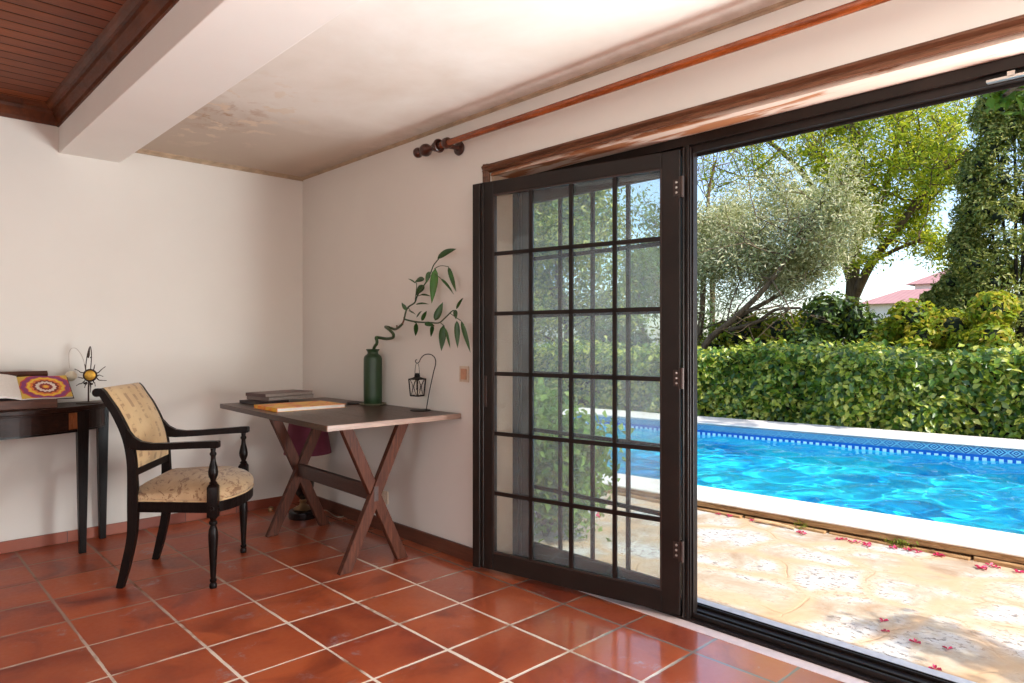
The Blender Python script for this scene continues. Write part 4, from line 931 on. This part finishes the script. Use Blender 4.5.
# ---- hedge
HX = lambda y: fo_(y)+.0
def hedge():
    y0, y1 = -3.0, 11.0; Lh = y1-y0
    t = thing('hedge', 'dense clipped leafy green hedge along the far side of the pool', 'hedge', (10.0, 4, PZ))
    def bulge(y, z): return .12*np.sin(y*2.1+1)+.10*np.sin(y*5.3+z*3)+.08*np.sin(y*9+z*7)*np.sin(z*8+y*2)
    def topz(y): return 1.0+.05*np.sin(y*1.7+.5)+.045*np.sin(y*4.1)+.03*np.sin(y*9.3)
    nf, nt = 26000, 12000
    y = rng.random(nf)*Lh+y0; z = rng.random(nf)**.9*1.12; dpt = rng.random(nf)**1.6*.30
    x = np.array([fo_(v) for v in y])+.06-bulge(y, z)*.8+.10+dpt-.10*(z/1.1)
    zz = z*topz(y)/1.12+rng.normal(size=nf)*.01
    P1 = np.stack([x, y, np.maximum(zz, .03)], 1); N1 = np.stack([-np.ones(nf), rng.normal(size=nf)*.6-.2, rng.normal(size=nf)*.5+.7], 1)
    y = rng.random(nt)*Lh+y0; dx = rng.random(nt)*1.3; x = np.array([fo_(v) for v in y])+dx+.02
    z = topz(y)+rng.normal(size=nt)*.06-.10*np.maximum(0, .12-dx)/.12+.03*np.sin(dx*5+y*3)
    P2 = np.stack([x, y, z], 1); N2 = rng.normal(size=(nt,3))*.6+np.array([-.3,-.2,1])
    leaves('foliage', np.concatenate([P1,P2]), np.concatenate([N1,N2]), .098, .6, 'hedge_leaf', t, 1, origin=t.location)
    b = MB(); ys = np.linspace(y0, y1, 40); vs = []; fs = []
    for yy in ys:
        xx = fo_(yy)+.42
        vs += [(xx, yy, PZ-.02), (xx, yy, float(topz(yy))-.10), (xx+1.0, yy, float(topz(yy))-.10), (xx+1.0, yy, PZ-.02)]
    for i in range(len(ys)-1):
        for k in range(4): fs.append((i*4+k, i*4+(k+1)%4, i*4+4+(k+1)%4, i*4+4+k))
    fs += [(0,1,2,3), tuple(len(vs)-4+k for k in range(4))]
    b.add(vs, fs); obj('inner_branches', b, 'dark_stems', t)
hedge()

def branches(b, p, d, L, r, depth, rnd, tips, spread=.6, up=.15, steps=4, kids=(2,4), shrink=.68, mid=None):
    pts = [p]; dd = d.normalized(); cur = p
    for i in range(steps):
        dd = (dd + Vector((rnd.gauss(0,.12), rnd.gauss(0,.12), rnd.gauss(0,.10)+up*.25))).normalized(); cur = cur+dd*(L/steps); pts.append(cur)
    b.tube(pts, [max(.004, r*(1-.45*i/steps)) for i in range(steps+1)], 6 if depth < 2 else 4, False)
    if mid is not None and depth >= mid: tips += pts[1:]
    if depth <= 0: tips.append(cur); return
    for k in range(rnd.randint(*kids)):
        a = Vector((rnd.gauss(0,1), rnd.gauss(0,1), rnd.gauss(0,.7)+up)).normalized()
        nd = (dd*(1-spread)+a*spread).normalized()
        branches(b, pts[rnd.choice((-1,-1,-2))], nd, L*shrink*rnd.uniform(.8,1.2), r*.55, depth-1, rnd, tips, spread, up, steps, kids, shrink, mid)
def tree(name, label, cat, base, limbs, depth, leaf_mat, nleaf, rad, lsize, aspect, seed, group=None, bark='tree_bark', keep=None, flat=1.0, **kw):
    rnd = random.Random(seed); t = thing(name, label, cat, base, 0, group)
    b = MB(); tips = []
    for pts, r0, r1, bl in limbs:
        sp = smooth_path(pts, 4); b.tube(sp, [r0+(r1-r0)*i/(len(sp)-1) for i in range(len(sp))], 9, False)
        for _ in range(bl[0]):
            q = sp[int(len(sp)*rnd.uniform(bl[2], .99))]; a = Vector((rnd.gauss(0,1), rnd.gauss(0,1), rnd.gauss(0,.5)+.4)).normalized()
            branches(b, q, a, bl[1]*rnd.uniform(.7,1.2), r1*.7, depth, rnd, tips, **kw)
    obj('trunk', b, bark, t)
    if nleaf:
        T_ = np.array([tuple(x) for x in tips])
        if keep is not None: T_ = T_[np.array([keep(*p) for p in T_])]
        r2 = np.random.default_rng(seed); idx = r2.integers(0, len(T_), nleaf)
        P = T_[idx]+r2.normal(size=(nleaf,3))*rad*np.array([1,1,flat])
        Nn = r2.normal(size=(nleaf,3))+np.array([-.3,-.5,.8])
        leaves('foliage', P, Nn, lsize, aspect, leaf_mat, t, seed, origin=base)
    return t
# olive leaning to the right over the hedge
def X(px, py, x): return atx(px, py, x)
ob = X(700, 352, 12.2); base = Vector((12.2, ob.y+.5, PZ))
tree('olive_tree', 'silvery green olive tree with a leaning trunk beyond the left part of the hedge', 'tree', base,
     [([Vector((11.75, X(698,352,11.7).y+.2, PZ)), X(703,348,11.7), X(735,318,11.6), X(765,288,11.55), X(790,255,11.6), X(812,228,11.8)], .075, .025, (14, .85, .35)),
      ([base, X(700,330,12.5), X(705,270,12.6), X(722,225,12.6)], .08, .03, (10, .8, .3)),
      ([X(735,318,12.1), X(770,300,12.4), X(800,280,12.5), X(830,262,12.4)], .05, .02, (8, .7, .2)),
      ([X(730,330,12.0), X(757,322,11.8), X(775,310,11.7), X(800,308,11.6)], .045, .02, (1, .5, .8))],
     2, 'olive_leaf', 60000, .16, .085, .24, 21, keep=lambda x, y, z: 4.1 < y < 8.9 and z < 4.25 and z > 1.75 and x > (11.85 if z < 2.5 else 11.3), spread=.65, up=.1, mid=1)
# tall airy ash with yellow-green crown
ab = X(853, 345, 16); base = Vector((16, ab.y, PZ))
tree('ash_tree', 'tall airy yellow-green leafy tree rising behind the middle of the hedge', 'tree', base,
     [([base, X(852,300,16), X(855,255,16), X(862,215,16), X(858,160,16), X(850,110,16)], .17, .05, (12, 1.25, .45)),
      ([X(853,300,16), X(872,262,15.8), X(900,225,15.7), X(935,180,15.6), X(968,150,15.6)], .11, .04, (11, 1.1, .35)),
      ([X(853,290,16), X(838,240,16.3), X(815,190,16.5), X(780,150,16.5), X(745,128,16.5)], .10, .04, (11, 1.2, .4)),
      ([X(860,240,16), X(885,190,16.2), X(900,130,16.2), X(905,90,16.2)], .08, .03, (9, 1.1, .4)),
      ([X(872,262,15.8), X(895,250,15.6), X(920,240,15.5)], .05, .03, (6, .9, .4))],
     2, 'ash_leaf', 46000, .15, .105, .34, 33, keep=lambda x, y, z: y > 3.0 and z > 2.3, spread=.6, up=.25, mid=1, flat=.7)
# nearly bare tree behind at the left
bb_ = X(712, 345, 19); base = Vector((19, bb_.y, PZ))
tree('bare_tree', 'thin nearly leafless grey tree against the sky beside the door post', 'tree', base,
     [([base, X(712,260,19), X(708,200,19), X(716,160,19)], .10, .03, (12, 1.1, .4)), ([X(712,270,19), X(690,220,19), X(670,170,19)], .07, .03, (10, 1.1, .3))],
     3, 'dark_leaf', 5000, .3, .12, .5, 44, spread=.6, up=.3, keep=lambda x, y, z: z < 4.6)
# filler trees seen through the glazed leaf
g = X(640, 345, 15); base = Vector((15, g.y, PZ))
tree('garden_tree', 'bushy green tree seen through the right panes of the glazed door', 'tree', base,
     [([base, base+Vector((.1,-.2,1.0)), base+Vector((0,.1,2.0)), base+Vector((-.1,-.2,2.9))], .11, .03, (12, .9, .3))], 2, 'bougain_leaf', 9000, .2, .14, .4, 51, spread=.6, up=.2, mid=1)

g = X(560, 345, 13.2); base = Vector((13.2, g.y, PZ))
tree('garden_tree', 'dense green tree seen through the left panes of the glazed door', 'tree', base,
     [([base, base+Vector((.1,-.2,1.5)), base+Vector((0,.1,3.0)), base+Vector((-.1,-.2,4.6))], .13, .04, (22, 1.3, .25))], 2, 'hedge_leaf', 30000, .2, .13, .42, 52, spread=.6, up=.2, mid=1)

def bush(name, label, cat, c, r, n, mat, ls, seed, aspect=.55, lumps=9, core=True, group=None, cone=False, cz=.75):
    """leafy mass made of many lumps; c base centre, r = (rx, ry, height)"""
    r_ = np.random.default_rng(seed); t = thing(name, label, cat, c, 0, group)
    if cone:
        nl = lumps; h = r_.random(nl)**.8; ang = r_.random(nl)*2*PI; rad = (1-h*.82)*(.75+.3*r_.random(nl))
        LC = np.stack([np.cos(ang)*rad*r[0], np.sin(ang)*rad*r[1], h*r[2]*.95+.1], 1); LR = (.175 if nl > 200 else .22)*(1.15-h*.5)*min(r[0],r[1])*(.8+.5*r_.random(nl))
        LCs = LR
    else:
        nl = lumps; d = r_.normal(size=(nl,3)); d /= np.linalg.norm(d, axis=1, keepdims=True); d[:,2] = np.abs(d[:,2])
        LC = d*np.array([r[0], r[1], r[2]])*.68; LCs = .36*min(r)*(.7+.6*r_.random(nl))
    idx = r_.integers(0, nl, n); dn = r_.normal(size=(n,3)); dn /= np.linalg.norm(dn, axis=1, keepdims=True)
    rr_ = LCs[idx][:,None]*(.72+.36*r_.random((n,1)))
    P = LC[idx]+dn*rr_; keep = P[:,2] > .02; P, dn = P[keep], dn[keep]
    Nn = dn+r_.normal(size=dn.shape)*.55+np.array([0,0,.3])
    leaves('foliage', P, Nn, ls, aspect, mat, t, seed, origin=(0,0,0))
    b = MB(); rnd = random.Random(seed)
    for k in range(min(nl, 14)):
        q = Vector(LC[k]); b.tube(smooth_path([(0,0,-.02), tuple(q*.5+Vector((0,0,.1*rnd.random()))), tuple(q)], 4), [.035,.03,.03,.025,.025,.02,.015,.012,.01], 5, False)
    obj('stems', b, 'dark_stems', t, local=True)
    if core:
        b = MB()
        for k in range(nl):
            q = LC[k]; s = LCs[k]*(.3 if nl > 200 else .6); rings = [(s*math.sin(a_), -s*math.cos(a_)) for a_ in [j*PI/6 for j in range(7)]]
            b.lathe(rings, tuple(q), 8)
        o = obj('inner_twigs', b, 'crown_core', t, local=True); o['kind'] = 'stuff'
    return t
p = X(1018, 345, 14); bush('cypress_tree', 'tall dense dark green conifer at the right edge of the view', 'tree', (14, p.y, PZ), (1.35, 1.35, 6.9), 105000, 'cypress_leaf', .072, 61, .42, 420, True, None, True)
p = X(838, 345, 11.9); bush('shrub', 'dark green rounded shrub behind the hedge under the tall airy tree', 'shrub', (11.9, p.y, PZ), (.9, 1.1, 2.5), 9000, 'dark_leaf', .11, 62, .5, 26)
for i, (px, xx, rx, ry, h, mat, sd, lab) in enumerate((
    (905, 11.6, .7, .85, 2.35, 'lime_leaf', 63, 'bright yellow-green shrub behind the hedge below the red roof'),
    (950, 11.8, .7, .85, 2.2, 'lime_leaf', 64, 'low yellow-green shrub behind the hedge, between two taller yellowish shrubs'),
    (1003, 11.5, .7, .9, 2.5, 'lime_leaf', 65, 'bright yellowish shrub behind the hedge at the foot of the conifer'),
    (745, 12.9, .9, 1.5, 2.3, 'lime_leaf', 66, 'green shrub behind the hedge under the leaning olive trunk'),
    (790, 13.0, .9, 1.2, 2.5, 'lime_leaf', 67, 'tall yellow-green shrub behind the dark rounded shrub and olive branches'),
    (620, 11.6, .9, 1.5, 1.9, 'dark_leaf', 68, 'dark green shrub behind the hedge seen through the glazed door'))):
    p = X(px, 345, xx); bush('shrub', lab, 'shrub', (xx, p.y, PZ), (rx, ry, h), 7500, mat, .10, sd, .5, 24)
p = X(940, 345, 13.6); bush('young_conifer', 'small grey-green conifer just left of the tall conifer', 'tree', (13.6, p.y, PZ), (.65, .65, 2.3), 12000, 'cypress_leaf', .10, 69, .4, 50, True, None, True)

# bougainvillea trained up the outer wall: one left behind the glazed leaf, one right of the opening
def flower_mesh():
    b = MB()
    for k in range(3):
        a = k*2*PI/3; ca, sa = math.cos(a), math.sin(a); P0 = [(0,0,.002), (.008,-.007,.008), (.019,-.006,.012), (.025,0,.006), (.019,.006,.014), (.008,.007,.010)]
        b.add([(x*ca-y*sa, x*sa+y*ca, z) for x, y, z in P0], [(0,1,2,3),(0,3,4,5)], True)
    return b
def vine(name, label, pts_list, nleaf, nflow, spread, seed, base):
    r_ = np.random.default_rng(seed); t = thing(name, label, 'plant', base)
    b = MB(); S = []
    for pts in pts_list:
        sp = smooth_path(pts, 6); b.tube(sp, [.014*(1-.7*i/len(sp)) for i in range(len(sp))], 6, False); S += [tuple(q) for q in sp[5:]]
    obj('stems', b, 'tree_bark', t)
    S = np.array(S); idx = r_.integers(0, len(S), nleaf); P = S[idx]+r_.normal(size=(nleaf,3))*spread
    P[:,0] = np.maximum(P[:,0], 2.78); P[:,2] = np.maximum(P[:,2], .03)
    leaves('foliage', P, r_.normal(size=P.shape)+np.array([.4,-.3,.6]), .062, .55, 'bougain_leaf', t, seed, origin=base)
    if nflow:
        idx = r_.integers(0, len(S), nflow); C0 = S[idx]+r_.normal(size=(nflow,3))*spread*1.1; C0[:,0] = np.maximum(C0[:,0], 2.8)
        fm = None
        for i in range(nflow):
            if fm is None: f_ = obj('flower', flower_mesh(), 'petal_pink', t, local=True); fm = f_.data
            else: f_ = bpy.data.objects.new('flower', fm); C.objects.link(f_); f_.parent = t
            f_.location = Vector(C0[i])-Vector(base); f_.rotation_euler = tuple(r_.random(3)*6); k_ = 1+.4*r_.random(); f_.scale = (k_,)*3
    return t
bz = Vector((3.12, 2.96, PZ))
vine('bougainvillea', 'leafy green plant with pink flowers on the patio behind the glazed door', [[bz, (3.1,2.98,.3), (3.08,2.92,.55), (3.0,2.88,.74)], [bz, (3.2,2.88,.3), (3.26,2.84,.5), (3.28,2.82,.58)], [bz, (3.02,3.02,.35), (2.98,3.08,.68)], [bz, (3.22,3.05,.3), (3.25,3.15,.58)], [bz, (3.15,2.85,.2), (3.2,2.8,.3)]], 6500, 26, .10, 71, bz)
bz = Vector((2.95, -2.45, PZ))
vine('bougainvillea', 'climbing plant beside the doorway whose leafy shadow falls on the patio', [
    [bz, (2.9,-2.4,.8), (2.88,-2.3,1.6), (2.95,-2.1,2.15), (2.94,-1.65,2.30), (2.97,-1.27,2.30), (3.0,-1.0,2.28)],
    [(2.88,-2.3,1.6), (3.1,-2.0,2.0), (3.06,-1.55,2.2), (3.14,-1.06,2.25)]], 2000, 10, .06, 73, bz)
fb = Vector((10.9, -1.6, PZ))
tree('fig_tree', 'broad-leaved tree with only a leafy branch hanging into the top right', 'tree', fb,
     [([fb, fb+Vector((-.1,.1,1.6)), fb+Vector((-.3,.6,2.8)), Vector((9.9, .2, 3.7)), Vector((9.3, 1.3, 4.1)), X(1004, 96, 8.8)], .14, .02, (9, .55, .55))],
     1, 'bougain_leaf', 1500, .10, .17, .55, 75, spread=.6, up=.0, keep=lambda x, y, z: y < 2.6)

# ---- far house
hb = X(905, 341, 34)
t = thing('far_house', 'white house with dusty red tiled roofs far behind the hedge', 'house', (36, hb.y, PZ))
hy = hb.y
def gable(b, x0, x1, y0, y1, ze, zr, ov=.35):
    xm = (x0+x1)/2; vs = [(x0-ov,y0-ov,ze),(x1+ov,y0-ov,ze),(x1+ov,y1+ov,ze),(x0-ov,y1+ov,ze),(xm,y0+.6,zr),(xm,y1-.6,zr)]
    b.add(vs, [(0,1,4),(1,2,5,4),(2,3,5),(3,0,4,5),(0,1,2,3)])
y0_, y1_ = X(935,300,34).y, X(866,300,34).y
b = MB(); b.box(34, 40, y0_, y1_, -.05, 2.95); obj('wall', b, 'far_wall_white', t)
b = MB(); gable(b, 34, 40, y0_, y1_, 2.9, 3.7); obj('roof', b, 'far_roof_tiles', t)
y2_, y3_ = X(972,290,38).y, X(915,290,38).y
b = MB(); b.box(38, 45, y2_, y3_, -.05, 4.0); obj('wall', b, 'far_wall_white', t)
b = MB(); gable(b, 38, 45, y2_, y3_, 4.0, 5.0); obj('roof', b, 'far_roof_tiles', t)
for yy in (y0_+.6, (y0_+y1_)/2, y1_-.8):
    b = MB().box(33.94, 34.0, yy-.35, yy+.35, 1.2, 2.2); obj('window', b, 'far_window', t)

# ---- fallen petals, twig, weeds along the step
fl = obj('fallen_flower', flower_mesh(), 'petal_pink'); rebase(fl, (0,0,0))
spots = [((883,622),0),((885,632),0),((915,643),0),((848,650),0),((948,650),0),((935,670),0),
 ((730,511),1),((738,514),1),((763,517),1),((768,521),1),((774,523),1),((781,523),1),((788,524),1),((790,522),1),((800,533),1),((803,535),1),((838,540),1),((843,540),1),((853,543),1),((858,543),1),((866,545),1),((868,547),1),((894,549),1),((908,551),1),((912,551),1),((918,553),1),((938,556),1),((941,557),1),((980,569),1),((984,570),1),((990,566),1),((996,568),1),((1018,573),1)]
labs0 = ['crimson flower on the sunlit patio just above the leaf shadow, farther one', 'pink flower on the patio just inside the edge of the leaf shadow', 'dark pink flower in the middle of the shadow on the patio', 'dark crimson flower in the shade by the door sill', 'pink flower on the sunlit patio right of the leaf shadow', 'pale pink flower at the lower edge of the patio near the sill']
rnd = random.Random(9)
for i, ((px, py), k) in enumerate(spots):
    o = fl if i == 0 else fl.copy()
    if i: C.objects.link(o)
    p = atz(px, py, PZ)
    if k: p.x = min(p.x, no_(p.y)-.035)
    s = rnd.uniform(.8, 1.15); o.location = (p.x, p.y, PZ+.0005); o.rotation_euler = (rnd.uniform(-.1,.1), rnd.uniform(-.1,.1), rnd.uniform(0,6)); o.scale = (s,s,s)
    if k: o.scale = (s*1.2,)*3
    if k: tag(o, 'small fallen pink flower lying along the foot of the pool step', 'flower', 'fallen flowers along the pool step')
    else: tag(o, labs0[i], 'flower', 'fallen flowers on the patio')
p, q = atz(768,517,PZ), atz(794,530,PZ)
p.x = no_(p.y)-.05; q.x = no_(q.y)-.06
b = MB().tube(smooth_path([p+Vector((0,0,.014)), (p+q)/2+Vector((.005,0,.016)), q+Vector((0,0,.010))], 4), [.010,.012,.012,.011,.010,.010,.009,.009,.007], 7)
plain('dry_twig', rgb(196, 164, 122), .8)
tag(rebase(obj('dry_stick', b, 'dry_twig'), p), 'short dry pale stick lying among flowers by the pool step', 'stick')
for i, (px, py, lab) in enumerate(((903, 546, 'small green weed at the foot of the pool step, among fallen flowers'), (818, 523, 'tiny green tuft in the pool step, left of the larger weed'))):
    p = atz(px, py, PZ); p.x = no_(p.y)-.01; n_ = 90 if i == 0 else 40; r_ = np.random.default_rng(80+i)
    P = r_.normal(size=(n_,3))*np.array([.014,.035,.012])+np.array([0,0,.028]); P[:,2] = np.maximum(P[:,2], .008)
    o = leaves('weed', P, r_.normal(size=P.shape)+np.array([0,0,1]), .022, .4, 'weed_leaf', None, 90+i); o.location = p; tag(o, lab, 'weed')

# ================================================================= LIGHT
w = bpy.data.worlds.new('World'); bpy.context.scene.world = w; w.use_nodes = True; nt = w.node_tree; nt.nodes.clear()
sky = nt.nodes.new('ShaderNodeTexSky'); sky.sky_type = 'NISHITA'; sky.sun_disc = False; sky.sun_elevation = math.radians(52); sky.sun_rotation = math.radians(180); sky.air_density = 1.0; sky.dust_density = 1.5; sky.ozone_density = 1.2
bg = nt.nodes.new('ShaderNodeBackground'); bg.inputs[1].default_value = .36; wo = nt.nodes.new('ShaderNodeOutputWorld')
nt.links.new(sky.outputs[0], bg.inputs[0]); nt.links.new(bg.outputs[0], wo.inputs[0])
sd = bpy.data.lights.new('sun', 'SUN'); sd.energy = 6.0; sd.cycles.is_caustics_light = True; sd.angle = math.radians(.6); sd.color = (1, .955, .88)
so = bpy.data.objects.new('sun', sd); C.objects.link(so)
sv = Vector((-.05, -.66, .75)).normalized(); so.rotation_euler = sv.to_track_quat('Z', 'Y').to_euler()
def area(name, loc, rot, sx, sy, e, col=(1,1,1)):
    l = bpy.data.lights.new(name, 'AREA'); l.shape = 'RECTANGLE'; l.size = sx; l.size_y = sy; l.energy = e; l.color = col
    o = bpy.data.objects.new(name, l); C.objects.link(o); o.location = loc; o.rotation_euler = rot; return o
area('rear_fill_lamp', (-.2, -3.0, .95), (math.radians(110), 0, 0), 3.9, 1.75, 35, (.95, .98, 1))  # unseen fill lamp added behind the camera to lift the room
o = area('doorway_fill_lamp', (2.93, -1.35, .42), (0, 0, 0), .9, 1.8, 530, (.90, .97, .99)); o.rotation_euler = Vector((1, -.24, -.80)).to_track_quat('Z', 'Y').to_euler()  # unseen lamp added outside the doorway to strengthen the patio bounce

o = area('side_fill_lamp', (-2.9, -.5, 1.4), (0, 0, 0), 1.35, 2.1, 90, (.96, .98, 1)); o.rotation_euler = Vector((-1, 0, 0)).to_track_quat('Z', 'Y').to_euler()  # unseen fill lamp added on the left to brighten the door wall

# ================================================================= CAMERA
cam = bpy.data.cameras.new('cam'); cam.sensor_width = 36; cam.lens = 36*FPX/1024; cam.clip_end = 300
cam.shift_y = -(341.5-HY)/1024
co = bpy.data.objects.new('cam', cam); C.objects.link(co); co.location = (0,0,CH); co.rotation_euler = (PI/2, 0, -YAW)
sc = bpy.context.scene; sc.camera = co
sc.view_settings.view_transform = 'Standard'; sc.view_settings.look = 'None'; sc.view_settings.gamma = 1; sc.view_settings.use_curve_mapping = False
sc.view_settings.exposure = 0
